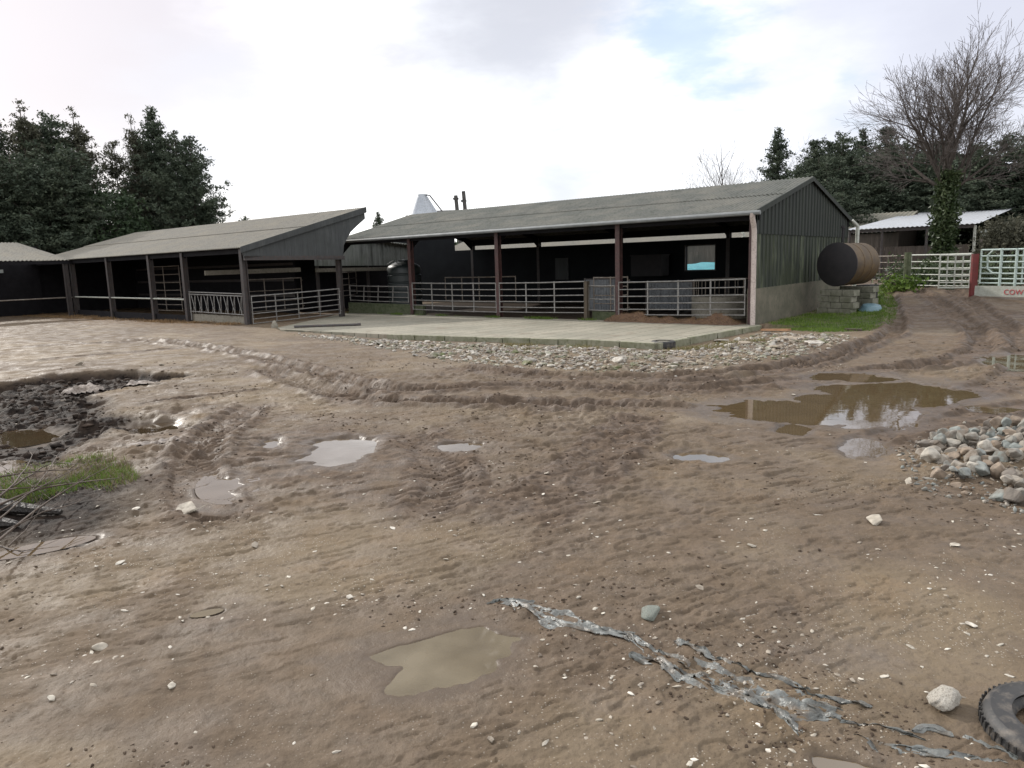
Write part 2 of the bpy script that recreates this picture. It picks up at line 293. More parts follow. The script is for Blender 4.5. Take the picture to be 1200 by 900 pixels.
MT = dict(
 roof=clad_mat('fibre_cement_roof', (.145, .148, .128), (.085, .09, .072), (.21, .20, .165), .85),
 roofl=clad_mat('pale_fibre_cement', (.22, .205, .172), (.16, .15, .125), (.25, .225, .175), .85),
 roofw=clad_mat('galvanised_roof', (.55, .57, .60), (.42, .44, .47), (.5, .5, .5), .45),
 roofr=clad_mat('dull_green_roof', (.20, .19, .15), (.15, .15, .12), (.24, .22, .17), .8),
 under=mat('roof_underside', (.05, .055, .055), (.035, .035, .035), 2, .9),
 green=clad_mat('green_cladding', (.009, .014, .010), (.022, .030, .020), (.012, .018, .010), .75),
 greenlow=clad_mat('mossy_cladding', (.014, .021, .011), (.13, .15, .09), (.024, .032, .011), .75),
 grey=clad_mat('grey_cladding', (.05, .054, .055), (.075, .08, .078), (.043, .047, .045), .75),
 pale=clad_mat('pale_cladding', (.34, .36, .34), (.10, .11, .10), (.25, .28, .24), .6),
 brownclad=clad_mat('brown_cladding', (.095, .075, .06), (.15, .12, .10), (.07, .06, .05), .8),
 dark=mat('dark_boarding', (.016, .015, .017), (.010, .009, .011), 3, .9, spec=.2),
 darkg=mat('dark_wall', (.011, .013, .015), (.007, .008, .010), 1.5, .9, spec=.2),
 block=mat('rendered_block', (.17, .15, .11), (.10, .095, .065), 1.8, .9, c3=(.09, .09, .06), s3=7, bump=.5),
 whiteblock=mat('painted_block', (.26, .25, .20), (.13, .13, .09), 3, .9, c3=(.12, .13, .08), s3=9, bump=.5),
 moss=mat('mossy_block', (.06, .075, .035), (.11, .12, .07), 3, .95, c3=(.035, .05, .015), s3=10, bump=.6),
 red=mat('red_oxide_steel', (.075, .026, .024), (.042, .02, .019), 5, .6, c3=(.10, .07, .055), s3=22),
 redpost=mat('red_painted_post', (.19, .022, .02), (.12, .02, .018), 5, .55),
 steel=mat('grey_steel', (.06, .055, .054), (.036, .032, .032), 5, .6, c3=(.10, .05, .03), s3=20),
 galv=mat('galvanised_tube', (.30, .295, .28), (.19, .185, .175), 6, .5, .35, c3=(.14, .10, .075), s3=30),
 rustgalv=mat('worn_tube', (.26, .235, .20), (.15, .12, .095), 6, .6, .2, c3=(.11, .06, .035), s3=25),
 mintgate=mat('pale_blue_painted_tube', (.50, .60, .56), (.40, .49, .45), 6, .45, c3=(.25, .28, .22), s3=30),
 whitepaint=mat('white_painted_tube', (.50, .52, .46), (.38, .39, .34), 6, .45, c3=(.28, .26, .2), s3=30),
 pvc=mat('pinkish_grey_pipe', (.62, .53, .48), (.50, .42, .38), 2, .45, c3=(.25, .2, .17), s3=18),
 gutter=mat('grey_gutter', (.24, .25, .25), (.17, .18, .18), 3, .6),
 wood=mat('weathered_wood', (.10, .075, .05), (.055, .045, .03), 3, .85, stretch=(3, 3, .6), bump=.6),
 logm=mat('wet_dark_log', (.030, .022, .016), (.015, .012, .01), 6, .6, bump=.9, bdist=.02),
 branch=mat('brush_branch', (.085, .055, .035), (.045, .03, .02), 9, .7),
 plank=mat('orange_plank', (.36, .20, .10), (.28, .15, .08), 4, .8),
 concrete=mat('rough_concrete', (.30, .275, .225), (.22, .20, .16), 2, .85, c3=(.13, .12, .08), s3=12, bump=.5),
 ochre=mat('ochre_tank_paint', (.12, .072, .024), (.065, .040, .018), 2.5, .65, c3=(.07, .042, .02), s3=7, bump=.4),
 blackend=mat('black_tank_end', (.012, .011, .013), (.022, .018, .02), 3, .75),
 tankp=mat('dark_plastic_tank', (.018, .026, .026), (.028, .036, .036), 2, .45, bump=.1),
 turq=mat('turquoise_sheet', (.08, .36, .40), (.05, .25, .30), 2, .5, bump=.8, bdist=.1),
 blue=mat('blue_plastic', (.12, .21, .25), (.16, .26, .30), 5, .4),
 dulltin=mat('dull_corrugated_sheet', (.20, .21, .22), (.14, .15, .16), 1.5, .7, c3=(.1, .1, .1), s3=6, bump=.15),
 tin=mat('bright_sheet_metal', (.50, .53, .57), (.40, .43, .47), 1.5, .5, .25, c3=(.3, .31, .32), s3=9, bump=.15),
 rubber=mat('muddy_rubber', (.020, .020, .021), (.035, .033, .031), 7, .6, c3=(.13, .11, .09), s3=16, bump=.5, bdist=.004),
 bark=mat('bark', (.085, .066, .054), (.05, .04, .033), 6, .9, stretch=(2, 2, .5), bump=.9, bdist=.03),
 twig=mat('twigs', (.15, .125, .115), (.10, .085, .078), 6, .85, bump=0),
 film=mat('muddy_film', (.19, .20, .19), (.10, .10, .09), 14, .33, c3=(.15, .108, .07), s3=6, bump=.6, bdist=.01, lo=.4, hi=.6),
 house=mat('house_render', (.30, .28, .25), (.22, .2, .18), 2, .9),
 slate=mat('slate', (.10, .10, .105), (.07, .07, .075), 6, .7),
 pole=mat('tarred_pole', (.10, .095, .09), (.06, .055, .05), 4, .85),
 wire=mat('black_pipe', (.04, .04, .045), (.06, .06, .06), 4, .6),
 grass=leaf_mat('grass_blades', [(.045, .085, .012), (.09, .15, .02), (.16, .21, .045)], .6, .3),
 drygrass=leaf_mat('dry_grass', [(.10, .09, .04), (.16, .14, .06), (.22, .19, .09)], .7, .2),
 straw=leaf_mat('straw', [(.10, .06, .03), (.20, .125, .06), (.32, .22, .11)], .8, .1),
 pine=leaf_mat('conifer_needles', [(.032, .046, .032), (.058, .074, .05), (.095, .112, .072)], .8, .2),
 pineb=leaf_mat('brownish_conifer', [(.046, .048, .034), (.072, .072, .05), (.105, .10, .068)], .8, .2),
 broad=leaf_mat('broadleaf', [(.02, .036, .018), (.038, .06, .028), (.06, .085, .042)], .6, .12),
 ivy=leaf_mat('ivy', [(.018, .032, .012), (.042, .062, .024), (.10, .12, .06)], .4, .15),
 rock=rock_mat('rubble_stone', [(.36, .33, .28), (.25, .23, .20), (.42, .39, .34), (.20, .17, .14), (.30, .25, .19)], 1),
 rockp=rock_mat('quarry_stone', [(.26, .23, .19), (.195, .205, .19), (.36, .33, .28), (.14, .12, .10), (.175, .19, .175), (.22, .17, .125), (.28, .25, .21), (.20, .19, .165)]),
 rockw=rock_mat('pale_pebble', [(.46, .42, .35), (.35, .31, .25), (.55, .51, .44), (.28, .24, .19)]),
 whiterock=mat('white_rock', (.85, .80, .70), (.68, .62, .53), 9, .85, c3=(.25, .19, .13), s3=14, bump=.9, bdist=.02),
 greenrock=mat('grey_green_rock', (.26, .29, .25), (.20, .22, .19), 9, .8, c3=(.16, .12, .09), s3=14, bump=.6),
 signred=mat('sign_red', (.5, .05, .06), (.42, .04, .05), 4, .6, bump=0),
)
def water_mat(name, c):
    m, nt, b, N, L = newmat(name)
    tr = N('ShaderNodeBsdfTransparent'); ms = N('ShaderNodeMixShader'); gn = N('ShaderNodeNewGeometry'); nn = N('ShaderNodeTexNoise'); nn.inputs['Scale'].default_value = 2.5; nn.inputs['Detail'].default_value = 5; L(gn.outputs['Position'], nn.inputs['Vector']); mrr = N('ShaderNodeMapRange'); mrr.inputs[1].default_value = .35; mrr.inputs[2].default_value = .65; mrr.inputs[3].default_value = (.55 if c[1] > .1 else .85); mrr.inputs[4].default_value = (.88 if c[1] > .1 else .98); L(nn.outputs[0], mrr.inputs[0]); L(mrr.outputs[0], ms.inputs[0])
    L(tr.outputs[0], ms.inputs[1]); L(b.outputs[0], ms.inputs[2]); L(ms.outputs[0], nt.nodes['Material Output'].inputs['Surface'])
    setc(b.inputs['Base Color'], c); b.inputs['Roughness'].default_value = .02; b.inputs['IOR'].default_value = 1.6 if .08 < c[1] < .1 else 1.4; b.inputs['Specular IOR Level'].default_value = .8
    g = N('ShaderNodeNewGeometry'); n = N('ShaderNodeTexNoise'); n.inputs['Scale'].default_value = 5; n.inputs['Detail'].default_value = 3; L(g.outputs['Position'], n.inputs['Vector'])
    bp = N('ShaderNodeBump'); bp.inputs['Strength'].default_value = .06; bp.inputs['Distance'].default_value = .01; L(n.outputs[0], bp.inputs['Height']); L(bp.outputs[0], b.inputs['Normal'])
    return m
MT['water'] = water_mat('muddy_water', (.125, .088, .047)); MT['waterd'] = water_mat('brown_water', (.06, .04, .022)); MT['waterl'] = water_mat('silty_water', (.175, .135, .072))
def pad_mat():
    m, nt, b, N, L = newmat('grooved_concrete')
    g = N('ShaderNodeTexCoord'); pos = g.outputs['Object']
    c, _, _ = noise_mix(nt, pos, .5, (.35, .32, .25), (.25, .235, .18), .4, .6, 7)
    c, _, _ = noise_mix(nt, pos, 2.5, c, (.22, .21, .16), .55, .72, 7)
    c, _, _ = noise_mix(nt, pos, .9, c, (.19, .145, .10), .54, .70, 8, .7)
    br = N('ShaderNodeTexBrick'); br.inputs['Scale'].default_value = 1; br.inputs['Brick Width'].default_value = .62; br.inputs['Row Height'].default_value = .3; br.inputs['Mortar Size'].default_value = .03; br.offset = 0; br.inputs['Mortar Smooth'].default_value = .3
    rt = N('ShaderNodeMapping'); rt.inputs['Rotation'].default_value = (0, 0, -A_); L(pos, rt.inputs['Vector']); L(rt.outputs[0], br.inputs['Vector'])
    mx = N('ShaderNodeMix'); mx.data_type = 'RGBA'; L(br.outputs['Fac'], mx.inputs[0]); L(c, mx.inputs[6]); setc(mx.inputs[7], (.15, .14, .10)); L(mx.outputs[2], b.inputs['Base Color'])
    b.inputs['Roughness'].default_value = .85
    bp = N('ShaderNodeBump'); bp.invert = True; bp.inputs['Strength'].default_value = .6; bp.inputs['Distance'].default_value = .02; L(br.outputs['Fac'], bp.inputs['Height']); L(bp.outputs[0], b.inputs['Normal'])
    return m
MT['pad'] = pad_mat()
# ------------------------------------------------------------------ mesh helpers
class MB:
    def __init__(s): s.v = []; s.f = []
    def add(s, vs, fs):
        o = len(s.v); s.v += [tuple(p) for p in vs]; s.f += [tuple(i+o for i in f) for f in fs]; return s
    def box(s, c, hx, hy, hz_, ax=None, ay=None, az=None):   # half sizes along axes
        ax = ax or Vector((1, 0, 0)); ay = ay or Vector((0, 1, 0)); az = az or Z; c = Vector(c)
        vs = [c+ax*hx*i+ay*hy*j+az*hz_*k for i in (-1, 1) for j in (-1, 1) for k in (-1, 1)]
        return s.add(vs, [(0, 1, 3, 2), (4, 6, 7, 5), (0, 4, 5, 1), (2, 3, 7, 6), (0, 2, 6, 4), (1, 5, 7, 3)])
    def bar(s, a, b, w, h, up=None):       # rectangular bar from a to b
        a = Vector(a); b = Vector(b); d = (b-a); L = d.length; d.normalize(); up = up or Z
        sx = d.cross(up)
        if sx.length < 1e-4: sx = d.cross(V)
        sx.normalize(); uz = sx.cross(d)
        return s.box((a+b)/2, L/2, w/2, h/2, d, sx, uz)
    def tube(s, pts, r, n=8, caps=True):
        pts = [Vector(p) for p in pts]; rs = r if isinstance(r, (list, tuple)) else [r]*len(pts)
        vs = []; prev = None
        for i, p in enumerate(pts):
            d = (pts[min(i+1, len(pts)-1)]-pts[max(i-1, 0)]).normalized()
            if prev is None: a = d.orthogonal().normalized()
            else: a = (prev-d*prev.dot(d)); a = a.normalized() if a.length > 1e-5 else d.orthogonal().normalized()
            prev = a; b = d.cross(a)
            vs += [p+(a*cos(2*pi*k/n)+b*sin(2*pi*k/n))*rs[i] for k in range(n)]
        fs = [(i*n+k, i*n+(k+1) % n, (i+1)*n+(k+1) % n, (i+1)*n+k) for i in range(len(pts)-1) for k in range(n)]
        if caps: fs += [tuple(range(n))[::-1], tuple(range((len(pts)-1)*n, len(pts)*n))]
        return s.add(vs, fs)
    def quad(s, a, b, c, d): return s.add([a, b, c, d], [(0, 1, 2, 3)])
    def prism(s, poly, off):               # polygon (3d) extruded by off
        n = len(poly); off = Vector(off); p = [Vector(q) for q in poly]
        return s.add(p+[q+off for q in p], [tuple(range(n))[::-1], tuple(range(n, 2*n))]+[(i, (i+1) % n, n+(i+1) % n, n+i) for i in range(n)])
    def lathe(s, prof, n=40, c=(0, 0, 0), ax=Z, closed=False):
        c = Vector(c); a = ax.orthogonal().normalized(); b = ax.cross(a)
        vs = [c+ax*z+(a*cos(2*pi*k/n)+b*sin(2*pi*k/n))*r for r, z in prof for k in range(n)]; m = len(prof)
        fs = [(i*n+k, i*n+(k+1) % n, ((i+1) % m)*n+(k+1) % n, ((i+1) % m)*n+k) for i in range(m if closed else m-1) for k in range(n)]
        return s.add(vs, fs)
    def build(s, name, m, parent=None, smooth=False, bevel=0):
        me = bpy.data.meshes.new(name); org = Vector(parent.location) if parent is not None else Vector((0, 0, 0))
        me.from_pydata([(p[0]-org.x, p[1]-org.y, p[2]-org.z) for p in s.v], [], s.f)
        bm = bmesh.new(); bm.from_mesh(me); bmesh.ops.recalc_face_normals(bm, faces=bm.faces)
        if bevel: bmesh.ops.bevel(bm, geom=list(bm.edges), offset=bevel, segments=1, affect='EDGES')
        bm.to_mesh(me); bm.free()
        me.materials.append(m if not isinstance(m, str) else MT[m])
        if smooth:
            me.shade_smooth(); me.set_sharp_from_angle(angle=radians(42))
        o = bpy.data.objects.new(name, me); COL.objects.link(o)
        if parent is not None: o.parent = parent
        return o
def tag(o, label=None, cat=None, group=None, kind=None):
    if label: o['label'] = label
    if cat: o['category'] = cat
    if group: o['group'] = group
    if kind: o['kind'] = kind
    return o
def thing(name, loc, label, cat, group=None):
    o = bpy.data.objects.new(name, None); o.location = loc; o.empty_display_size = .2; COL.objects.link(o); return tag(o, label, cat, group)
def single(mb, name, m, label, cat, group=None, smooth=False, kind=None, base=None):
    o = mb.build(name, m, None, smooth)
    if base is not None:
        b = Vector(base); o.data.transform(Matrix.Translation(-b)); o.location = b
    return tag(o, label, cat, group, kind)
def raw(name, verts, faces, m, parent=None, smooth=False):      # numpy mesh, faces (n,k)
    me = bpy.data.meshes.new(name); verts = np.asarray(verts, np.float32); faces = np.asarray(faces, np.int32)
    org = np.array(parent.location, np.float32) if parent is not None else 0
    me.vertices.add(len(verts)); me.vertices.foreach_set('co', (verts-org).ravel())
    k = faces.shape[1]; me.loops.add(faces.size); me.loops.foreach_set('vertex_index', faces.ravel())
    me.polygons.add(len(faces)); me.polygons.foreach_set('loop_start', np.arange(0, faces.size, k, dtype=np.int32))
    me.polygons.foreach_set('loop_total', np.full(len(faces), k, np.int32))
    if smooth: me.polygons.foreach_set('use_smooth', np.ones(len(faces), bool))
    me.update(); me.validate(); me.materials.append(MT[m] if isinstance(m, str) else m)
    o = bpy.data.objects.new(name, me); COL.objects.link(o)
    if parent is not None: o.parent = parent
    return o
# ------------------------------------------------------------------ ground sheet
fine = np.linspace(radians(-47), radians(47), 860)
th = np.concatenate([fine, np.linspace(radians(47), radians(313), 90)[1:-1]])
rr = np.concatenate([[.02, .3, .8, 1.3, 1.7, 2.0], np.exp(np.linspace(np.log(2.15), np.log(60), 1250)), np.exp(np.linspace(np.log(60), np.log(3000), 60))[1:]])
nt_, nr_ = len(th), len(rr)
TH, RR = np.meshgrid(th, rr)
X = (RR*np.sin(TH)).ravel(); Y = (RR*np.cos(TH)).ravel()
h, mh, wet, trk, patch, s_, t_, dp, dpl = H(X, Y, True)
i = np.arange(nr_-1)[:, None]; j = np.arange(nt_)[None, :]; jn = (j+1) % nt_
F4 = np.stack([i*nt_+j, i*nt_+jn, (i+1)*nt_+jn, (i+1)*nt_+j], -1).reshape(-1, 4)
MT['ground'] = ground_mat()
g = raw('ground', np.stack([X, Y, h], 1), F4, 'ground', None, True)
tag(g, kind='structure')
R_ = np.hypot(X, Y)
field = sst(52, 62, R_+4*vn(X*.2, Y*.2, 50))
cor = W([(885, 386), (945, 366), (1000, 352), (1035, 350), (1052, 364), (1048, 378), (1020, 388), (960, 390)])
GRASSP = [tuple(M(-.4, .1))[:2]]+cor[-1:]+cor[-2:-1]+cor[-3:-2]+cor[4:5]+cor[3:4]+[tuple(M(-.4, 8.2))[:2]]
gr = 1-sst(-.5, .15, sdist(X, Y, GRASSP)+.25*vn(X*1.5, Y*1.5, 51))
rw = hz(1075, 300, .6)
straw = np.zeros_like(X)
sq, tq = s_-19.0, t_+7.2      # left barn frame
straw = np.maximum(straw, (1-sst(.5, 3.2, np.abs(tq+.3)+.6*vn(X, Y, 52)))*sst(.3, 1.5, sq)*(1-sst(26, 30, sq)))
straw = np.maximum(straw, ((tq > 0) & (sq > 0) & (t_ < 1) & (sq < 40)).astype(float)*.8)
greenb = np.clip(np.maximum(field, gr), 0, 1)
darkm = np.clip(mh*1.6+.8*(1-sst(.2, 1.2, np.hypot(X+6.3, Y-8.3)))*0, 0, 1)
darkm = np.maximum(darkm, .8*((t_ > .3) & (s_ > -.2) & (s_ < 24) & (t_ < 10)))  # barn floor coloured dark to stand in for the shade indoors
dk = hz(10, 598); darkm = np.maximum(darkm, 1.0*(1-sst(.6, 1.9, np.hypot(X-dk.x, Y-dk.y)+.3*vn(X*2, Y*2, 53))))
track2 = sst(10, 16, X)*sst(14, 19, Y)*(1-greenb)
tint = np.clip(trk*.9+track2*.5+.55*sst(-.1, .5, fbm(X*.5, Y*.5, 54, 3)+.2)*sst(5, 9, Y)+.6*sst(-.15, .5, fbm(X*.6, Y*.6, 55, 3)+.35*sst(.5, 3.5, X)+.2*sst(1.5, 4, -X))*(1-sst(9, 14, Y))+.5*(1-sst(.4, 2.5, dp+.5*vn(X, Y, 3)))*(t_ < -.2)*sst(-4, 2, X)*0, 0, 1)  # ruts and mud patches, with vignette falloff towards both sides painted in
def setattr_(name, a, b_, c):
    at_ = g.data.color_attributes.new(name, 'FLOAT_COLOR', 'POINT'); n = len(X)
    arr = np.ones((n, 4), np.float32); arr[:, 0] = a; arr[:, 1] = b_; arr[:, 2] = c; at_.data.foreach_set('color', arr.ravel())
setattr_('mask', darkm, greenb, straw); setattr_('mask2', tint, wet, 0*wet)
# ------------------------------------------------------------------ puddles
def hull(P):
    P = sorted(set(P)); cr = lambda o, a, b: (a[0]-o[0])*(b[1]-o[1])-(a[1]-o[1])*(b[0]-o[0]); lo = []; up = []
    for p in P:
        while len(lo) >= 2 and cr(lo[-2], lo[-1], p) <= 0: lo.pop()
        lo.append(p)
    for p in reversed(P):
        while len(up) >= 2 and cr(up[-2], up[-1], p) <= 0: up.pop()
        up.append(p)
    return lo[:-1]+up[:-1]
GRP = [[6, 7, 8, 9, 10, 16, 17], [2, 3], [4], [0], [1], [5], [11], [12], [13], [14], [15], [18], [19], [20]]
for gi, gg in enumerate(GRP):
    pts = []
    for k in gg:
        cx, cy, rx, ry, an, lv = PUDW[k]
        for q in range(32):
            a = 2*pi*q/32; pts.append((cx+1.3*(rx*cos(a)*cos(an)-ry*sin(a)*sin(an)), cy+1.3*(rx*cos(a)*sin(an)+ry*sin(a)*cos(an))))
    cx, cy = PUDW[gg[0]][:2]; lev = PUDW[gg[0]][5]+float(.6*sst(9, 19, np.array(cx))*sst(20, 33, np.array(cy)))-.028+.0012*gi
    hl = hull(pts); me = bpy.data.meshes.new('puddle'); me.from_pydata([(x, y, lev) for x, y in hl], [], [tuple(range(len(hl)))]); me.materials.append(MT['waterl' if gg[0] in (0, 19) else 'waterd' if gg[0] in (13, 14) else 'water'])
    o = bpy.data.objects.new('puddle', me); COL.objects.link(o); tag(o, kind='structure')
# ------------------------------------------------------------------ rocks
def rock_mesh(name, seed, m, flat=.6, n=18, lumps=0):
    r = random.Random(seed); bm = bmesh.new()
    for _ in range(n):
        d = Vector((r.gauss(0, 1), r.gauss(0, 1), r.gauss(0, 1))).normalized()*(.75+.3*r.random())
        bm.verts.new((d.x, d.y*(.7+.25*r.random()), d.z*flat))
    res = bmesh.ops.convex_hull(bm, input=bm.verts)
    bmesh.ops.delete(bm, geom=[e for e in res['geom_interior'] if isinstance(e, bmesh.types.BMVert)], context='VERTS')
    bmesh.ops.dissolve_limit(bm, angle_limit=.25, verts=bm.verts, edges=bm.edges)
    bmesh.ops.bevel(bm, geom=list(bm.edges), offset=.07, segments=1, affect='EDGES')
    if lumps:
        bmesh.ops.triangulate(bm, faces=bm.faces); bmesh.ops.subdivide_edges(bm, edges=bm.edges, cuts=3, use_grid_fill=True)
        for v in bm.verts:
            c = np.array([v.co.x*3, v.co.y*3+v.co.z*2]); q = float(fbm(c[0:1], c[1:2], seed, 3)[0]); v.co *= 1+.07*q
    bmesh.ops.triangulate(bm, faces=bm.faces)
    me = bpy.data.meshes.new(name); bm.to_mesh(me); bm.free(); me.materials.append(MT[m]); return me
RV = [rock_mesh('stone', 100+k, 'rock', .45+.4*random.random()) for k in range(12)]
RP = [rock_mesh('stone', 200+k, 'rockp', .6+.35*random.random()) for k in range(12)]
RW = [rock_mesh('pebble', 300+k, 'rockw', .35+.3*random.random(), 14) for k in range(10)]
def put_rock(me, x, y, z, r, name, label, cat, group, flatrot=True):
    o = bpy.data.objects.new(name, me); o.location = (x, y, z); o.scale = (r*(.8+.4*random.random()), r*(.8+.4*random.random()), r*(.8+.3*random.random()))
    o.rotation_euler = (random.uniform(-.4, .4), random.uniform(-.4, .4), random.uniform(0, 6.28)); COL.objects.link(o); return tag(o, label, cat, group)
def rock_cloud(name, meshes, pts, m, zs=1.0):     # pts: x,y,z,r arrays -> one mesh
    Vs, Fs, off = [], [], 0
    tv = []
    for me in meshes:
        a = np.empty(len(me.vertices)*3, np.float32); me.vertices.foreach_get('co', a); f = np.array([list(p.vertices) for p in me.polygons], np.int32); tv.append((a.reshape(-1, 3), f))
    for (x, y, z, r) in pts:
        a, f = tv[rng.integers(len(tv))]; t = rng.random()*6.28; c, s = cos(t), sin(t); sc = r*(.75+.5*rng.random(3))
        p = a*sc*np.array([1.25, .85, zs]); q = np.stack([p[:, 0]*c-p[:, 1]*s+x, p[:, 0]*s+p[:, 1]*c+y, p[:, 2]+z+.3*(rng.random()-.5)*p[:, 0]], 1)
        Vs.append(q); Fs.append(f+off); off += len(a)
    return raw(name, np.concatenate(Vs), np.concatenate(Fs), m)
# rubble along the pad
def sample_poly(poly, n):
    P = np.array(poly); lo, hi = P.min(0), P.max(0); out = []
    while len(out) < n:
        q = lo+(hi-lo)*rng.random((4*n, 2)); m = inside(q[:, 0], q[:, 1], poly); out += [tuple(z) for z in q[m]]
    return np.array(out[:n])
RUB = W([(312, 386), (330, 389), (455, 395), (560, 399), (690, 402), (769, 407), (830, 398), (890, 388), (1000, 393), (985, 408), (900, 424), (800, 438), (700, 438), (600, 432), (520, 424), (440, 408), (380, 398)])
pts = sample_poly(RUB, 5200)
dd, _, _ = segdist(pts[:, 0], pts[:, 1], PADPOLY)
ed = -sdist(pts[:, 0], pts[:, 1], RUB)
keep = (sdist(pts[:, 0], pts[:, 1], PADPOLY) > .08) & (rng.random(len(pts)) < np.clip(.2+ed*1.5+.5*vn(pts[:, 0], pts[:, 1], 60), .06, 1))
pts = pts[keep]; hh = H(pts[:, 0], pts[:, 1]); rad = .028+.07*rng.random(len(pts))**3
order = np.argsort(-rad)
for k in order[:120]:
    x, y = pts[k]; put_rock(RV[k % 12], x, y, hh[k]+rad[k]*.25, rad[k]*1.35, 'stone', 'grey angular stone lying loose in the rubble strip along the front of the concrete pad', 'stone', 'stones of the rubble strip')
o = rock_cloud('rubble', RV, [(pts[k][0], pts[k][1], hh[k]+rad[k]*.2, rad[k]) for k in order[120:]], 'rock'); tag(o, 'strip of small grey rubble between the concrete pad and the muddy track', 'rubble', kind='stuff')
# slabs at the right end of the pad
for k, (px, py, r) in enumerate([(925, 397, .42), (870, 404, .38), (908, 408, .34), (955, 402, .3), (845, 400, .3), (620, 424, .2), (790, 425, .26), (726, 424, .28)]):
    p = gnd(px, py); lab = ['broad flat slab right of the pad, nearest the grass', 'flat tan slab just below the pad corner', 'pale flat slab between the pad corner and the muddy track', 'small flat stone at the grass edge', 'mossy slab against the right corner of the pad', 'rounded pale cobble standing out of the rubble strip, left of its middle', 'pale boulder in the rubble below the half buried tyre', 'pale angular boulder in the rubble left of the half buried tyre'][k]
    o = put_rock(RV[k], p.x, p.y, p.z+.03, r, 'stone_slab' if k < 5 else 'boulder', lab, 'stone slab' if k < 5 else 'boulder', 'larger stones of the rubble strip'); o.scale.z *= .35 if k < 5 else .6; o.rotation_euler.x *= .2; o.rotation_euler.y *= .2
# pile at right
pp = sample_poly(W([(1075, 520), (1130, 507), (1250, 500), (1290, 560), (1225, 605), (1150, 580), (1095, 570)]), 420)
hp = H(pp[:, 0], pp[:, 1]); rp = .03+.078*rng.random(len(pp))**1.7; placed = []
for k in np.argsort(-rp):
    x, y = pp[k]
    if len(placed) >= 190: break
    near_ = [q for q in placed if (q[0]-x)**2+(q[1]-y)**2 < (.75*(q[3]+rp[k]))**2]
    lift = max([q[2]-hp[k]+.35*rp[k] for q in near_], default=0)
    if lift > .3 or len(near_) > 3: continue
    z = hp[k]+rp[k]*.3+max(0, lift)*.8; placed.append((x, y, z, rp[k]))
    put_rock(RP[k % 12], x, y, z-rp[k]*.18, rp[k]*1.2, 'stone', 'broken quarry stone heaped in the pile at the right edge of the yard', 'stone', 'stones of the quarry stone pile')
for px, py, r, lab in [(1064, 566, .075, 'pale flat stone lying alone just left of the quarry stone pile'), (1097, 549, .07, 'cream stone between the puddle and the stone pile'), (1057, 526, .05, 'small pale stone between the puddle and the pile, farthest back'), (1025, 612, .10, 'flat pale stone in the open mud in front of the quarry stone pile'),
                       (765, 721, .085, None), (220, 598, .16, 'large flat pale stone right of the grass clump'), (118, 760, .075, 'pale stone in the left foreground mud'), (143, 661, .05, 'small white stone below the brush pile'), (556, 851, .035, 'small pale stone in front of the silty foreground puddle'),
                       (640, 555, .05, 'lone white stone in the middle of the yard'), (200, 805, .045, None), (575, 868, .03, None), (1139, 733, .05, None), (930, 375+88, .05, None), (157, 600, .09, None), (75, 470, .1, None), (1003, 407, .10, None), (190, 442, .12, None), (95, 440, .18, None), (60, 820, .04, None), (300, 640, .05, None), (410, 700, .045, None), (700, 590, .05, None), (880, 640, .05, None), (960, 605, .05, None), (1120, 640, .05, None), (460, 620, .045, None), (820, 690, .04, None)]:
    p = gnd(px, py); special = (px == 765)
    me = rock_mesh('stone', int(px), 'greenrock', .5) if special else RW[int(px) % 10]
    o = put_rock(me, p.x, p.y, p.z+r*.12, r, 'stone', 'grey green wedge stone lying above the torn plastic sheet' if special else (lab or 'small pale stone pressed into the mud of the open yard'), 'stone', None if (lab or special) else 'pale stones in the mud'); o.scale.z *= .7
q = sample_poly(W([(1045, 525), (1130, 500), (1260, 495), (1300, 560), (1235, 620), (1150, 592), (1070, 575)]), 1500); zq = H(q[:, 0], q[:, 1]); rq = .008+.028*rng.random(len(q))**3
o = rock_cloud('rubble', RP, [(q[k][0], q[k][1], zq[k]+rq[k]*.3, rq[k]) for k in range(len(q))], 'rockp'); tag(o, 'small muddy stone fragments between the stones of the quarry stone pile', 'rubble', kind='stuff')
# white rock by the tyre
me = rock_mesh('white_rock', 903, 'whiterock', .62, 22, 1); p = gnd(1106, 826); o = bpy.data.objects.new('white_rock', me); o.location = (p.x, p.y, p.z+.045); o.scale = (.105, .10, .095); o.rotation_euler = (0, 0, .4); COL.objects.link(o)
tag(o, 'white lumpy rock on the mud just left of the tyre', 'rock')
# pebbles scattered
n = 26000; a = radians(-44)+radians(88)*rng.random(n); r_ = np.exp(np.log(2.4)+np.log(7)*rng.random(n)); x = r_*np.sin(a); y = r_*np.cos(a)
cl = fbm(x*1.2, y*1.2, 61, 3); hh, mh2, wt2, *_r = H(x, y, True); k_ = (rng.random(n) < np.clip(.16+.8*cl, .04, 1)) & (wt2 < .5)
x, y, hh = x[k_], y[k_], hh[k_]; rad = .0025+.024*rng.random(len(x))**8+.0018*rng.random(len(x))*np.hypot(x, y)*.35
o = rock_cloud('gravel', RW, [(x[q], y[q], hh[q], rad[q]) for q in range(len(x))], 'rockw', .6); tag(o, 'pale gravel and pebbles scattered over the mud', 'gravel', kind='stuff')
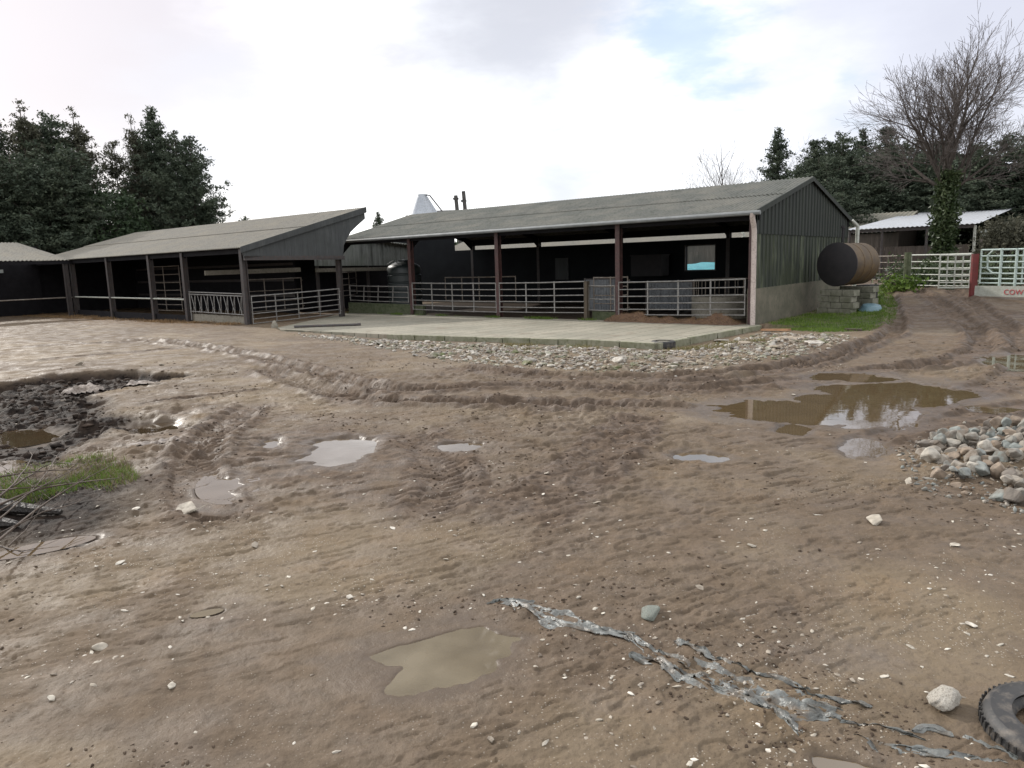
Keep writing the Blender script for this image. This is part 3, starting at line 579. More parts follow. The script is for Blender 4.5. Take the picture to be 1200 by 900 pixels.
# clods
n = 85000; a = radians(-44)+radians(88)*rng.random(n); r_ = np.exp(np.log(2.4)+np.log(9)*rng.random(n)); x = r_*np.sin(a); y = r_*np.cos(a)
hh, mh2, wt2, tk2, *_r = H(x, y, True); cl = fbm(x*.6, y*.8, 64, 4)+.35*fbm(x*3, y*3, 65, 2); k_ = (rng.random(n) < np.clip(-.02+.6*np.clip(cl, 0, 1)**1.2*(.7+1.3*sst(6, 9, y)*(1-sst(15, 19, y)))+.35*tk2+1.0*mh2, 0, 1)) & (wt2 < .5)
x, y, hh, mh2 = x[k_], y[k_], hh[k_], mh2[k_]; rad = (.003+.016*rng.random(len(x))**3.5)*(.75+.07*np.hypot(x, y))*(1+2.0*mh2*rng.random(len(x)))
MT['clod'] = mat('mud_clod', (.105, .074, .050), (.050, .035, .025), 5, .9, island=.35, spec=.2)
MT['darkclod'] = mat('dark_clod', (.050, .035, .026), (.024, .017, .013), 5, .9, island=.6, spec=.2)
o = rock_cloud('mud_clods', RV, [(x[q], y[q], hh[q], rad[q]) for q in range(len(x)) if mh2[q] < .45], 'clod'); tag(o, 'brown mud clods thrown up over the yard', 'mud', kind='stuff')
o = rock_cloud('dark_rubble', RV, [(x[q], y[q], hh[q], rad[q]*1.2) for q in range(len(x)) if mh2[q] >= .45], 'darkclod'); tag(o, 'dark lumpy muck and debris filling the muddy hollow at the left', 'muck', kind='stuff')
# ------------------------------------------------------------------ roofs and cladding
def corr(mb, A, B, C, D, period=.2, amp=.03, step=6, rows=1, thick=.012, sag=0):
    """sheet A-B along the eave, D-C along the ridge; corrugations run from eave to ridge"""
    A, B, C, D = [Vector(p) for p in (A, B, C, D)]
    n = max(2, int((B-A).length/period))*step; nrm = (B-A).cross(D-A).normalized()
    if nrm.z < 0: nrm = -nrm
    vs = []
    for lay in (0, 1):
        for r in range(rows+1):
            f = r/rows
            for i in range(n+1):
                q = i/n; p = (A.lerp(B, q)).lerp(D.lerp(C, q), f)
                vs.append(p+nrm*(amp*sin(2*pi*i/step)+ (-thick*lay))-Z*sag*4*f*(1-f))
    W_ = n+1; fs = []
    for lay in (0, 1):
        for r in range(rows):
            for i in range(n):
                o = lay*W_*(rows+1)+r*W_+i; fs.append((o, o+1, o+W_+1, o+W_))
    L2 = W_*(rows+1)
    for i in range(n): fs += [(i, i+1, L2+i+1, L2+i), (rows*W_+i, rows*W_+i+1, L2+rows*W_+i+1, L2+rows*W_+i)]
    mb.add(vs, fs); return mb
def clad(mb, A, B, z0a, z0b, z1a, z1b, nrm, period=.3, amp=.03, apex=None):
    """box-profile wall sheet from A to B with sloping bottom/top; apex=(fraction, z)"""
    A = Vector(A); B = Vector(B); n = max(2, int((B-A).length/period)); vs = []; 
    prof = [(0, 0), (.55, 0), (.65, 1), (.9, 1)]
    xs = sorted({min(1., (i+p)/n) for i in range(n) for p, _ in prof} | {1.})
    def off(q):
        f = (q*n) % 1.0; return 1 if .6 < f < .95 else 0
    k = 0
    for q in xs:
        p = A.lerp(B, q); zt = z1a+(z1b-z1a)*q
        if apex: zt = z1a+(apex[1]-z1a)*q/apex[0] if q <= apex[0] else apex[1]+(z1b-apex[1])*(q-apex[0])/(1-apex[0])
        d = Vector(nrm)*amp*off(q+1e-6)
        vs += [p.xy.to_3d()+Z*(z0a+(z0b-z0a)*q)+d, p.xy.to_3d()+Z*zt+d]
    m = len(xs); fs = [(2*i, 2*i+2, 2*i+3, 2*i+1) for i in range(m-1)]
    o = len(vs); vs += [Vector(v)-Vector(nrm)*.02 for v in vs]; fs += [(o+2*i+1, o+2*i+3, o+2*i+2, o+2*i) for i in range(m-1)]
    for i in range(m-1): fs += [(2*i, o+2*i, o+2*i+2, 2*i+2), (2*i+1, 2*i+3, o+2*i+3, o+2*i+1)]
    mb.add(vs, fs); return mb
def ibeam(mb, a, b, w=.18, h=.2, up=None):
    a = Vector(a); b = Vector(b); d = (b-a).normalized(); up = up or V
    sx = d.cross(up).normalized(); uz = sx.cross(d).normalized(); L = (b-a).length/2; c = (a+b)/2
    mb.box(c+uz*h/2, L, w/2, .012, d, sx, uz); mb.box(c-uz*h/2, L, w/2, .012, d, sx, uz); mb.box(c, L, .008, h/2, d, sx, uz); return mb
# ------------------------------------------------------------------ main barn
EZ, RZ = 3.78, 5.14
barn = thing('cattle_barn', M(10, 5, 0), 'long open fronted cattle barn with green gable end and corrugated grey roof', 'barn')
zm_ = EZ-.06+(RZ-EZ+.06)*.5; b = MB(); corr(b, M(-.25, -.35, EZ-.06), M(21.95, -.35, EZ-.06), M(21.95, 2.42, zm_), M(-.25, 2.42, zm_), .16, .025, 6, 3); corr(b, M(-.25, 2.25, zm_-.015), M(21.95, 2.25, zm_-.015), M(21.95, 5, RZ+.02), M(-.25, 5, RZ+.02), .16, .025, 6, 3); rf = b.build('roof', 'roof', barn, True)
b = MB(); corr(b, M(-.25, 10.15, EZ-.04), M(21.95, 10.15, EZ-.04), M(21.95, 5, RZ), M(-.25, 5, RZ), .16, .022, 6, 2); b.build('roof', 'roof', barn, True)
b = MB(); b.tube([M(-.27, 5, RZ+.0), M(21.97, 5, RZ+.0)], .09, 10); b.build('ridge_cap', 'roof', rf)
b = MB(); b.prism([M(-.28, -.42, EZ-.20), M(-.28, -.42, EZ-.02), M(-.28, 5, RZ+.02), M(-.28, 10.18, EZ+.0), M(-.28, 10.18, EZ-.18), M(-.28, 5, RZ-.14)], U*.03); b.build('barge_board', 'green', barn)
BAYS = [0.02, 5.2, 11.2, 16.65]
for k, sx in enumerate(BAYS+[21.8]):
    for tt in (0, 10):
        if k == 4 and tt == 0: continue
        b = MB(); ibeam(b, M(sx, tt, -.1), M(sx, tt, EZ-.12), .19, .2, V); b.build('post', 'red' if tt == 0 else 'steel', barn)
    b = MB(); ibeam(b, M(sx, 0, EZ-.2), M(sx, 5, RZ-.2), .12, .22, Z); b.prism([M(sx-.03, 0.05, EZ-.2), M(sx-.03, .9, EZ-.02), M(sx-.03, .05, EZ-.75)], U*.06); b.build('rafter', 'dark', barn)
    b = MB(); ibeam(b, M(sx, 10, EZ-.2), M(sx, 5, RZ-.2), .12, .22, Z); b.prism([M(sx-.03, 9.95, EZ-.2), M(sx-.03, 9.1, EZ-.02), M(sx-.03, 9.95, EZ-.65)], U*.06); b.build('rafter', 'dark', barn)
for tt, zz, hh_ in ((.0, EZ-.22, .22), (10, EZ-.20, .34)):
    b = MB(); b.bar(M(-.2, tt, zz), M(21.9, tt, zz), .08, hh_); b.build('eaves_beam', 'dark', barn)
for q in range(1, 4):
    for sgn in (1, -1):
        t0 = 5-sgn*5*(1-q/4)*1; zq = EZ+(RZ-EZ)*q/4-.13
        b = MB(); b.bar(M(-.15, t0, zq), M(21.9, t0, zq), .06, .14); b.build('purlin', 'dark', barn)
b = MB(); clad(b, M(-.15, -.12), M(-.15, 10.1), 3.0, 2.95, EZ-.08, EZ-.08, -U, .34, .035, apex=(.5, RZ-.06)); b.build('gable_cladding', 'green', barn)
b = MB(); clad(b, M(-.12, -.12), M(-.12, 10.1), 1.16, 1.22, 3.02, 2.97, -U, .34, .035); b.build('side_cladding', 'greenlow', barn)
b = MB(); b.prism([M(-.16, -.1, -.3), M(-.16, 10.05, -.3), M(-.16, 10.05, 1.25), M(-.16, -.1, 1.2)], U*.3); b.build('block_wall', 'block', barn)
b = MB(); b.tube([M(-.38, -.46, EZ-.12), M(21.9, -.46, EZ-.16)], .075, 8); b.build('gutter', 'gutter', barn)
b = MB(); b.tube([M(-.12, -.46, EZ-.12), M(-.12, -.44, EZ-.3), M(-.1, -.28, EZ-.5), M(-.1, -.22, EZ-.7), M(-.1, -.2, 1.8), M(-.12, -.24, .0)], .085, 12); dpipe = b.build('downpipe', 'pvc', barn, True)
b = MB()
for zz in (EZ-.55, 2.1): b.tube([M(-.1, -.205, zz-.05), M(-.1, -.205, zz+.05)], .10, 12)
b.build('pipe_collar', 'pvc', dpipe)
b = MB(); b.tube([M(-.25, 10.3, EZ-.1), M(-.45, 10.45, EZ-.35), M(-.45, 10.45, 2.4), M(-.42, 10.4, .1)], .08, 10); b.build('downpipe', 'whitepaint', barn, True)
# rear wall with the window opening
w0, w1, wz0, wz1 = 5.83, 7.38, 1.70, 2.86
for (a, c, z0, z1) in ((0.1, w0, -.2, 3.18), (w1, 23.4, -.2, 3.18), (23.4, 36, -.2, 4.3), (w0, w1, -.2, wz0), (w0, w1, wz1, 3.18)):
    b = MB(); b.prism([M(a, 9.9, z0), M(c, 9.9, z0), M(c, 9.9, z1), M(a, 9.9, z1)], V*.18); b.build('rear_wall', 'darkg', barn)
b = MB()
for (a, c, z0, z1) in ((w0-.06, w0, wz0-.06, wz1+.06), (w1, w1+.06, wz0-.06, wz1+.06), (w0, w1, wz0-.06, wz0), (w0, w1, wz1, wz1+.06)): b.prism([M(a, 9.84, z0), M(c, 9.84, z0), M(c, 9.84, z1), M(a, 9.84, z1)], V*.06)
b.build('window_frame', 'steel', barn)
for a in (14.5,): b = MB(); b.prism([M(a, 9.85, 1.3), M(a+.9, 9.85, 1.3), M(a+.9, 9.85, 2.5), M(a, 9.85, 2.5)], V*.045); b.build('wall_panel', 'grey', barn)
# internal fittings of the barn
b = MB(); b.box(M(8.9, 9.0, 1.95), .85, .4, .5, U, V, Z); b.box(M(8.9, 9.0, 2.48), .9, .45, .03, U, V, Z)
single(b, 'feed_hopper', 'blackend', 'black box hopper hung on the back wall left of the window opening', 'hopper', base=M(8.9, 9, 1.45))
def sheet_panel(s0, t0, s1, t1, z0, z1, label):
    r = thing('corrugated_panel', M(s0, t0, z0), label, 'panel')
    a, c = M(s0, t0), M(s1, t1); nn = (c-a).cross(Z).normalized()
    b = MB(); clad(b, a, c, z0, z0, z1, z1, nn if nn.y < 0 else -nn, .12, .02); b.build('sheet', 'dulltin', r)
    b = MB(); b.bar(a+Z*(z0-.2), a+Z*(z1+.05), .06, .06); b.build('upright', 'steel', r); b = MB(); b.bar(c+Z*(z0-.2), c+Z*(z1+.05), .06, .06); b.build('upright', 'steel', r)
    b = MB(); b.bar(a+Z*z1, c+Z*z1, .05, .05); b.build('top_rail', 'steel', r)
sheet_panel(8.5, 2.6, 6.9, 2.9, .15, 1.5, 'pale corrugated sheet panel inside the barn behind the narrow gate section')
sheet_panel(6.4, 4.2, 4.4, 4.6, .1, 1.3, 'grey corrugated sheet panel inside the barn behind the wide right hand gate')
b = MB(); R_a = 1.15; prof = [(R_a, 0), (R_a, .8), (R_a-.1, .84), (R_a-.14, .8), (R_a-.14, .1), (.02, .1)]
c = M(2.45, 3.1, -.03); tr = thing('ring_feeder', c, 'round concrete ring trough with upright bars inside the right end of the barn', 'trough')
b.lathe(prof, 40, c); b.build('ring', 'concrete', tr, True)
for k in range(18):
    a = 2*pi*k/18; p = c+Vector((cos(a), sin(a), 0))*(R_a-.07); b = MB(); b.tube([p+Z*.82, p+Z*1.45], .018, 6); b.build('bar', 'rustgalv', tr)
b = MB(); b.tube([c+Vector((cos(2*pi*k/24), sin(2*pi*k/24), 0))*(R_a-.07)+Z*1.46 for k in range(25)], .022, 6); b.build('hoop', 'rustgalv', tr)
# ------------------------------------------------------------------ gates
def gate(A, B, z0, ht, nr, nu, label, m='galv', name='farm_gate', cat='gate', group=None, r=.022, z0b=None, posts=False, skew=0):
    A = Vector(A); B = Vector(B); z0b = z0 if z0b is None else z0b
    A = Vector((A.x, A.y, z0)); B = Vector((B.x, B.y, z0b)); root = thing(name, A, label, cat, group); d = (B-A)
    for p, q in ((A, 0), (B, 1)):
        b = MB(); b.tube([p-Z*.0, p+Z*ht], r*1.1, 8); b.build('stile', m, root, True)
    for k in range(nr):
        f = (k/(nr-1)); f = f**1.12; z = .03+f*(ht-.06)
        b = MB(); b.tube([A+Z*z, (A+B)/2+Z*(z-.012), B+Z*z], r if k < nr-1 else r*1.25, 8); b.build('rail', m, root, True)
    n_ = d.cross(Z).normalized()
    if n_.y > 0: n_ = -n_
    for k in range(nu):
        q = (k+1)/(nu+1); p = A.lerp(B, q)+n_*.0; sk = d.normalized()*skew
        b = MB(); b.bar(p-sk, p+sk+Z*ht, .02, .055, U); b.build('upright', m, root)
    b = MB()
    for z in (.15, ht-.15): b.tube([B+Z*z, B+Z*z+d.normalized()*.09], .014, 6)
    b.build('hinge', m, root)
    return root
vg = -.10
gate(M(.22, vg), M(5.15, vg), .28, 1.27, 6, 3, 'wide six rail galvanised gate across the right hand bay, above the straw heap', z0b=.2)
gate(M(5.35, vg+.02), M(6.55, vg+.05), .35, 1.0, 3, 0, 'short low gate section between the wooden post and the wide right hand gate', name='gate_section')
gate(M(6.6, vg+.5), M(5.3, vg+.9), .3, 1.35, 5, 1, 'narrow dull gate standing just inside the barn behind the low gate section', 'rustgalv')
gate(M(6.72, vg), M(11.1, vg), .24, 1.28, 6, 2, 'six rail gate in the middle bay with its latch by the wooden post', z0b=.2)
gate(M(11.3, vg), M(16.55, vg), .18, 1.3, 6, 3, 'six rail gate left of the middle bay gate, next to the mossy block wall', z0b=.22)
gate(M(16.9, vg+.05), M(21.3, vg+.05), .55, .8, 4, 3, 'low four rail gate on top of the mossy block wall', z0b=.62, skew=-.05)
b = MB(); b.bar(M(6.62, vg, -.1), M(6.6, vg, 1.5), .2, .14); b.build; wp = single(b, 'wooden_post', 'wood', 'brown wooden gate post on the pad between two gates of the long barn', 'post', base=M(6.62, vg, -.1))
b = MB(); b.prism([M(16.0, .02, -.1), M(21.6, .02, -.1), M(21.6, .02, .52), M(16.0, .02, .46)], V*.18); single(b, 'block_wall', 'moss', 'low mossy block wall beneath the four rail gate', 'wall', base=M(18.8, .1, -.1))
b = MB(); b.prism([M(5.3, .1, -.1), M(6.5, .1, -.1), M(6.5, .1, .32), M(5.3, .1, .3)], V*.16); single(b, 'block_wall', 'moss', 'short mossy kerb wall beside the wooden post, under the gate section', 'wall', base=M(5.9, .15, -.1))
gate(M(12.4, 2.6), M(17.0, 2.6), .5, 1.2, 5, 3, 'inner rusty gate deep in the long barn, seen through the six rail gate', 'rustgalv')
# feed barrier and gate of the left barn
Q = lambda s, t, z=0.0: Q0+U*s+V*t+Z*z
gate(Q(.1, .15), Q(.15, 4.8), .02, 1.22, 6, 3, 'galvanised six rail gate closing the end of the left hand barn', z0b=.14)
fb = thing('feed_barrier', Q(.5, 0, .35), 'galvanised feed barrier with diagonal bars between the two nearest posts of the left barn', 'feed barrier')
for z in (.42, 1.22, 1.32):
    b = MB(); b.tube([Q(.5, 0, z), Q(5.15, 0, z+.08)], .025, 8); b.build('rail', 'galv', fb, True)
for k in range(8):
    s0 = .6+k*.57
    for dx in (0.0, .38):
        b = MB(); b.tube([Q(s0+.08, 0, .43), Q(s0+.08+(.19 if dx == 0 else .19)*(1 if dx else -1)*.0+ (dx-.19)*.9+.1, 0, 1.24)], .017, 6); b.build('bar', 'galv', fb)
    b = MB(); b.tube([Q(s0+.3, 0, .43), Q(s0+.02, 0, 1.24)], .015, 6); b.build('bar', 'galv', fb)
for s0 in (.5, 5.1): b = MB(); b.tube([Q(s0, 0, .1), Q(s0, 0, 1.36)], .03, 8); b.build('stile', 'galv', fb)
b = MB(); b.prism([Q(.5, .1, -.1), Q(5.2, .1, -.1), Q(5.2, .1, .38), Q(.5, .1, .32)], V*.15); single(b, 'kerb_wall', 'concrete', 'low concrete kerb wall under the diagonal feed barrier', 'wall', base=Q(2.8, .1, -.1))
# ------------------------------------------------------------------ left barn
lb = thing('livestock_shed', Q(9, 3, 0), 'left hand open sided shed with pale sloping roof rising to the right', 'shed')
LE, LR, LW = 3.30, 5.12, 6.45
zm_ = (LE-.04+LR)/2; b = MB(); corr(b, Q(-.12, -.25, LE-.04), Q(24.5, -.25, LE-.04), Q(24.5, 3.2, zm_+.02), Q(-.12, 3.2, zm_+.02), .16, .022, 6, 3); corr(b, Q(-.12, 3.0, zm_+.0), Q(24.5, 3.0, zm_+.0), Q(24.5, LW, LR+.02), Q(-.12, LW, LR+.02), .16, .022, 6, 3); b.build('roof', 'roofl', lb, True)
b = MB(); b.prism([Q(.0, -.2, LE-.16), Q(.0, LW, LR-.2), Q(0, LW+.02, LR-.5), Q(0, 6.0, LR-.82), Q(0, 5.55, LR-1.15), Q(0, 5.1, LR-1.75), Q(0, 5.0, 2.72), Q(0, -.1, 2.8)], -U*.05); b.build('gable_cladding', 'grey', lb)
b = MB(); b.prism([Q(-.16, -.3, LE-.26), Q(-.16, LW+.05, LR-.22), Q(-.16, LW+.05, LR+.05), Q(-.16, -.3, LE-.01)], U*.035); b.build('barge_board', 'grey', lb)
b = MB(); b.bar(Q(.0, -.1, 2.82), Q(.0, 5.1, 2.78), .1, .18); b.build('lintel', 'steel', lb)
for k, sx in enumerate((.25, 5.35, 8.75, 13.6, 18.5)):
    b = MB(); ibeam(b, Q(sx, 0, -.1), Q(sx, 0, LE-.1), .2, .22, V); b.build('post', 'steel', lb)
    b = MB(); ibeam(b, Q(sx, 0, LE-.22), Q(sx, LW-.1, LR-.25), .12, .22, Z); b.build('rafter', 'dark', lb)
b = MB(); ibeam(b, Q(.25, 4.95, -.1), Q(.25, 4.95, 4.5), .2, .2, V); b.build('post', 'steel', lb)
b = MB(); b.bar(Q(0, 0, LE-.18), Q(24, 0, LE-.18), .08, .2); b.build('eaves_beam', 'dark', lb)
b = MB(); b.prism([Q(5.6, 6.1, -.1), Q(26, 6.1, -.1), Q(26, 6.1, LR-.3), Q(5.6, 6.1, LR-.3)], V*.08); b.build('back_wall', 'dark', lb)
for k in range(7):
    z = .5+k*.42; b = MB(); b.bar(Q(5.6, 6.05, z), Q(24, 6.05, z), .03, .14); b.build('board', 'steel' if k % 2 else 'dark', lb)
b = MB(); b.prism([Q(24.4, 0, -.1), Q(24.4, 6.1, -.1), Q(24.4, 6.1, LR-.3), Q(24.4, 0, LE-.3)], U*.08); b.build('end_wall', 'dark', lb)
for k, (s0, s1, z) in enumerate(((5.4, 8.7, 1.05), (8.8, 13.55, 1.05), (13.65, 18.45, 1.05))):
    b = MB(); b.tube([Q(s0, -.05, z+.02*k), Q(s1, -.05, z+.02*k+.02)], .04, 8); b.build('feed_rail', 'whitepaint', lb, True)
b = MB(); b.tube([Q(18.6, -.1, 1.09), Q(18.4, -6, 1.08), Q(18.2, -14, 1.02)], .035, 8)
single(b, 'feed_rail', 'rustgalv', 'long worn feed rail running off past the dark shed at the far left', 'rail', base=Q(18.4, -6, 0))
b = MB(); b.prism([Q(5.4, .0, -.1), Q(18.4, .0, -.1), Q(18.4, .0, .35), Q(5.4, .0, .3)], V*.12); b.build('kerb', 'dark', lb)
b = MB(); b.bar(Q(5.0, .8, 2.25), Q(4.6, 5.8, 2.28), .12, .22); b.build('inner_beam', 'concrete', lb)
gate(Q(9.5, 1.8), Q(13.0, 1.8), .3, 2.4, 7, 1, 'tall slatted pen gate inside the left hand shed between its far posts', 'rustgalv', name='pen_gate')
gate(Q(4.0, 2.2), Q(4.0, 5.4), .3, 1.6, 4, 2, 'dull pen gate inside the end bay of the left hand shed', 'rustgalv', name='pen_gate')
gate(M(22.6, .4), M(24.3, 2.8), .8, 1.3, 5, 1, 'rusty pen gate behind the low gate on the mossy wall, left of the dark tank', 'rustgalv', name='pen_gate')
# end shed at the far left, at right angles
ES = lambda s, t, z=0.0: Q0+U*(18.3+s)+V*t+Z*z
es = thing('end_shed', ES(4, -5, 0), 'low dark open shed cut off by the left edge of the picture', 'shed')
b = MB(); corr(b, ES(-.1, -.1, 3.22), ES(-.1, -13, 3.22), ES(3.9, -13, 4.35), ES(3.9, -1.5, 4.35), .2, .025, 6, 3); b.build('roof', 'roofl', es, True)
b = MB(); b.bar(ES(0, 0, 3.1), ES(0, -13, 3.1), .08, .18); b.build('fascia', 'dark', es)
for t in (-.4, -5.5, -10.5): b = MB(); ibeam(b, ES(.1, t, -.1), ES(.1, t, 3.1), .2, .2, V); b.build('post', 'steel', es)
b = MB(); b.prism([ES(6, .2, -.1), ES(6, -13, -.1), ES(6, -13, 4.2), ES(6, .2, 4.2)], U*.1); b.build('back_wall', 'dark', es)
b = MB(); b.bar(ES(5.9, -1.8, 2.72), ES(5.9, -7, 2.72), .05, .2); b.build('roof_light', 'pale', es)
# rear shed seen under the main roof
rs = thing('rear_shed', M(14, 15, 0), 'shed behind the long barn whose pale roof shows as a strip under the eaves', 'shed')
b = MB(); corr(b, M(5.3, 11.6, 3.12), M(26.5, 11.6, 3.12), M(27.5, 17.5, 4.6), M(5.3, 17.5, 4.6), .2, .025, 6, 2); b.build('roof', 'roofl', rs, True)
for s0 in (5.4, 13.5, 23.5):
    for t0, zt in ((11.7, 3.05), (17.4, 4.5)): b = MB(); b.bar(M(s0, t0, -.1), M(s0, t0, zt), .14, .14); b.build('post', 'steel', rs)
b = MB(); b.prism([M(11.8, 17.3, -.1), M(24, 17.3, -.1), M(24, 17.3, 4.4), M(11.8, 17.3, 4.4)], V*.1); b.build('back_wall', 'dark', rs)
b = MB(); b.tube([M(5.15, 11.4, 3.46), M(5.0, 11.3, 3.40), M(4.98, 11.3, 3.22), M(5.12, 11.35, 3.18)], .06, 8); b.build('gutter_end', 'whitepaint', rs, True)
# pale clad shed behind the dark tank
cs = thing('clad_shed', M(23, 3, 0), 'shed wall of streaked pale cladding behind the dark water tank', 'shed')
b = MB(); clad(b, M(23.4, -.6), M(23.4, 6.4), 2.45, 2.35, 4.2, 3.6, -U, .3, .03); b.build('cladding', 'pale', cs)
b = MB(); b.bar(M(23.35, -.6, 2.22), M(23.35, 6.4, 2.18), .12, .2); b.build('fascia', 'concrete', cs)
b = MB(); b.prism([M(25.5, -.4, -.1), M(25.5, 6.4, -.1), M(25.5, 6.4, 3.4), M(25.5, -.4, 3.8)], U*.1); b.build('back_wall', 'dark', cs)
for t0 in (-.4, 3, 6.3): b = MB(); b.bar(M(23.5, t0, -.1), M(23.5, t0, 3.5), .14, .14); b.build('post', 'steel', cs)
b = MB(); corr(b, M(23.2, -.6, 4.15), M(23.2, 6.5, 3.5), M(28, 6.5, 3.8), M(28, -.6, 4.4), .2, .02, 6, 1); b.build('roof', 'roof', cs, True)
# water tank
wt = thing('water_tank', M(19.7, 2.3, -.05), 'dark green plastic water tank under the left end of the long barn roof', 'water tank')
b = MB(); prof = [(.0, 0), (.86, 0), (.88, .1)]
for k in range(5): z = .2+k*.42; prof += [(.88, z), (.84, z+.04), (.84, z+.07), (.88, z+.11)]
prof += [(.88, 2.25), (.8, 2.38), (.4, 2.58), (.25, 2.6)]
b.lathe(prof, 40, M(19.7, 2.3, -.05)); b.build('tank_body', 'tankp', wt, True)
b = MB(); b.lathe([(.3, 2.55), (.3, 2.68), (.0, 2.7)], 24, M(19.7, 2.3, -.05)); b.build('lid', 'tankp', wt, True)
b = MB(); b.tube([M(19.2, 1.7, 2.35), M(19.6, 1.55, 2.6), M(20.3, 1.7, 2.42)], .03, 6); b.build('strap', 'gutter', wt, True)
# pad
padt = [Vector((x, y, 0)) for x, y in PADPOLY]; b = MB(); b.prism([p+Z*.0 for p in padt], Vector((0, 0, -.3)))
pd = b.build('concrete_pad', 'pad'); tag(pd, kind='structure')
fr_ = padt[1:6]
kt = thing('pad_kerb', hz(640, 397), 'line of mossy concrete kerb blocks holding the front edge of the pad', 'kerb')
def kerb(a, c, n):
    for k in range(n):
        p = a.lerp(c, (k+.015)/n); q = a.lerp(c, (k+.985)/n); o = (c-a).cross(Z).normalized(); o = o if o.y < 0 else -o
        b = MB(); j = random.uniform(-.008, .008); b.bar(p+o*.06+Z*(-.115+j), q+o*.06+Z*(-.115+j), .12, .25); b.build('kerb_block', MT['kerbm'], kt, bevel=.008)
MT['kerbm'] = mat('mossy_kerb', (.30, .29, .22), (.19, .19, .12), 2.5, .9, c3=(.13, .14, .07), s3=9, bump=.5)
kerb(fr_[0], fr_[1], 2); kerb(fr_[1], fr_[2], 4); kerb(fr_[2], fr_[3], 3); kerb(padt[0], padt[1], 4)
# steel pole on the pad, planks
a, c = hz(345, 383, .04), hz(419, 380.5, .04); b = MB(); b.tube([a, c], .055, 10); b.tube([c, c+(c-a).normalized()*.12], .075, 10); single(b, 'steel_pole', 'steel', 'dark steel pole lying on the pad below the end gate of the left shed', 'pole', smooth=True, base=(a+c)/2)
p = gnd(322, 384); b = MB(); b.lathe([(.0, .3), (.05, .28), (.09, .2), (.13, .08), (.14, 0)], 12, p); single(b, 'cone_stone', 'concrete', 'small white upright lump by the foot of the left shed end gate', 'stone', smooth=True, base=p)
a, c = gnd(893, 388)+Z*.05, gnd(925, 388.5)+Z*.05; b = MB(); b.bar(a, c, .14, .06); single(b, 'timber_plank', 'plank', 'orange brown plank lying at the grass edge by the pad corner', 'plank', base=a)
a, c = gnd(990, 387)+Z*.03, gnd(1010, 388)+Z*.03; b = MB(); b.bar(a, c, .12, .06); single(b, 'timber_plank', 'wood', 'pale tan plank lying on the front edge of the grass patch', 'plank', base=a)
# ------------------------------------------------------------------ fuel tank
tc_ = at(981, 310, 30.0); r0 = .77; L_ = 1.5; TV = Vector((sin(radians(55)), cos(radians(55)), 0)); TN = Vector((TV.y, -TV.x, 0))
TB = lambda a_, b_: Vector((tc_.x, tc_.y, 0))+TV*a_+TN*b_
ft = thing('fuel_tank', TB(.8, 0)+Z*.2, 'large ochre cylindrical tank with black end resting on block piers beside the gable', 'tank')
b = MB(); b.lathe([(r0, 0), (r0, .02), (r0, L_*.33), (r0+.012, L_*.335), (r0+.012, L_*.345), (r0, L_*.35), (r0, L_*.66), (r0+.012, L_*.665), (r0+.012, L_*.675), (r0, L_*.68), (r0, L_)], 48, tc_, TV); b.build('tank_shell', 'ochre', ft, True)
b = MB(); b.lathe([(0, -.16), (.3, -.145), (.6, -.09), (.8, -.03), (r0, .03), (r0+.012, .03), (r0+.012, .0)], 48, tc_, TV); b.build('tank_end', 'blackend', ft, True)
b = MB(); b.lathe([(0, .16), (.4, .13), (.75, .05), (r0, -.02)], 48, tc_+TV*L_, TV); b.build('tank_end', 'ochre', ft, True)
b = MB(); b.tube([tc_+TV*.3+Z*.8, tc_+TV*.3+Z*1.35], .05, 8); b.tube([tc_+TV*.3+Z*1.3, tc_+TV*.3+Z*1.4], .08, 8); b.build('filler_pipe', 'blackend', ft)
for k, t0 in enumerate((.15, 1.45)):
    g0 = TB(t0, 0); base = gz(g0.x, g0.y)-.03; nrow = max(3, int((tc_.z-r0*.93-base)/.225)); b = MB()
    for row in range(nrow):
        for q in range(3): b.box(TB(t0, -.5+.45*q+(.1 if row % 2 else 0))+Z*(base+.11+row*.225), .2, .215, .105, TV, TN, Z)
    single(b, 'block_pier', 'whiteblock', ['white mossy block pier under the black end of the tank', 'white block pier under the rear of the ochre tank'][k], 'block pier', base=g0+Z*base)
p = gnd(1016, 351); p.z = 0; gzz = gz(p.x, p.y); b = MB(); b.box(p+Z*(gzz+.36), .3, .25, .4, TV, TN, Z); b.box(p+Z*(gzz+.78), .33, .28, .025, TV, TN, Z); b.box(p+Z*(gzz+.38)-TV*.305, .01, .2, .3, TV, TN, Z)
single(b, 'storage_box', 'blackend', 'dark box standing under the ochre tank behind the blue basin', 'box', base=p+Z*gzz)
p = gnd(1021, 357); b = MB(); b.lathe([(.02, .24), (.2, .235), (.31, .20), (.36, .10), (.40, .02), (.43, 0)], 28, p); o = single(b, 'basin', 'blue', 'upturned pale blue basin on the grass beside the tank', 'basin', smooth=True, base=p); o.rotation_euler.x = .15
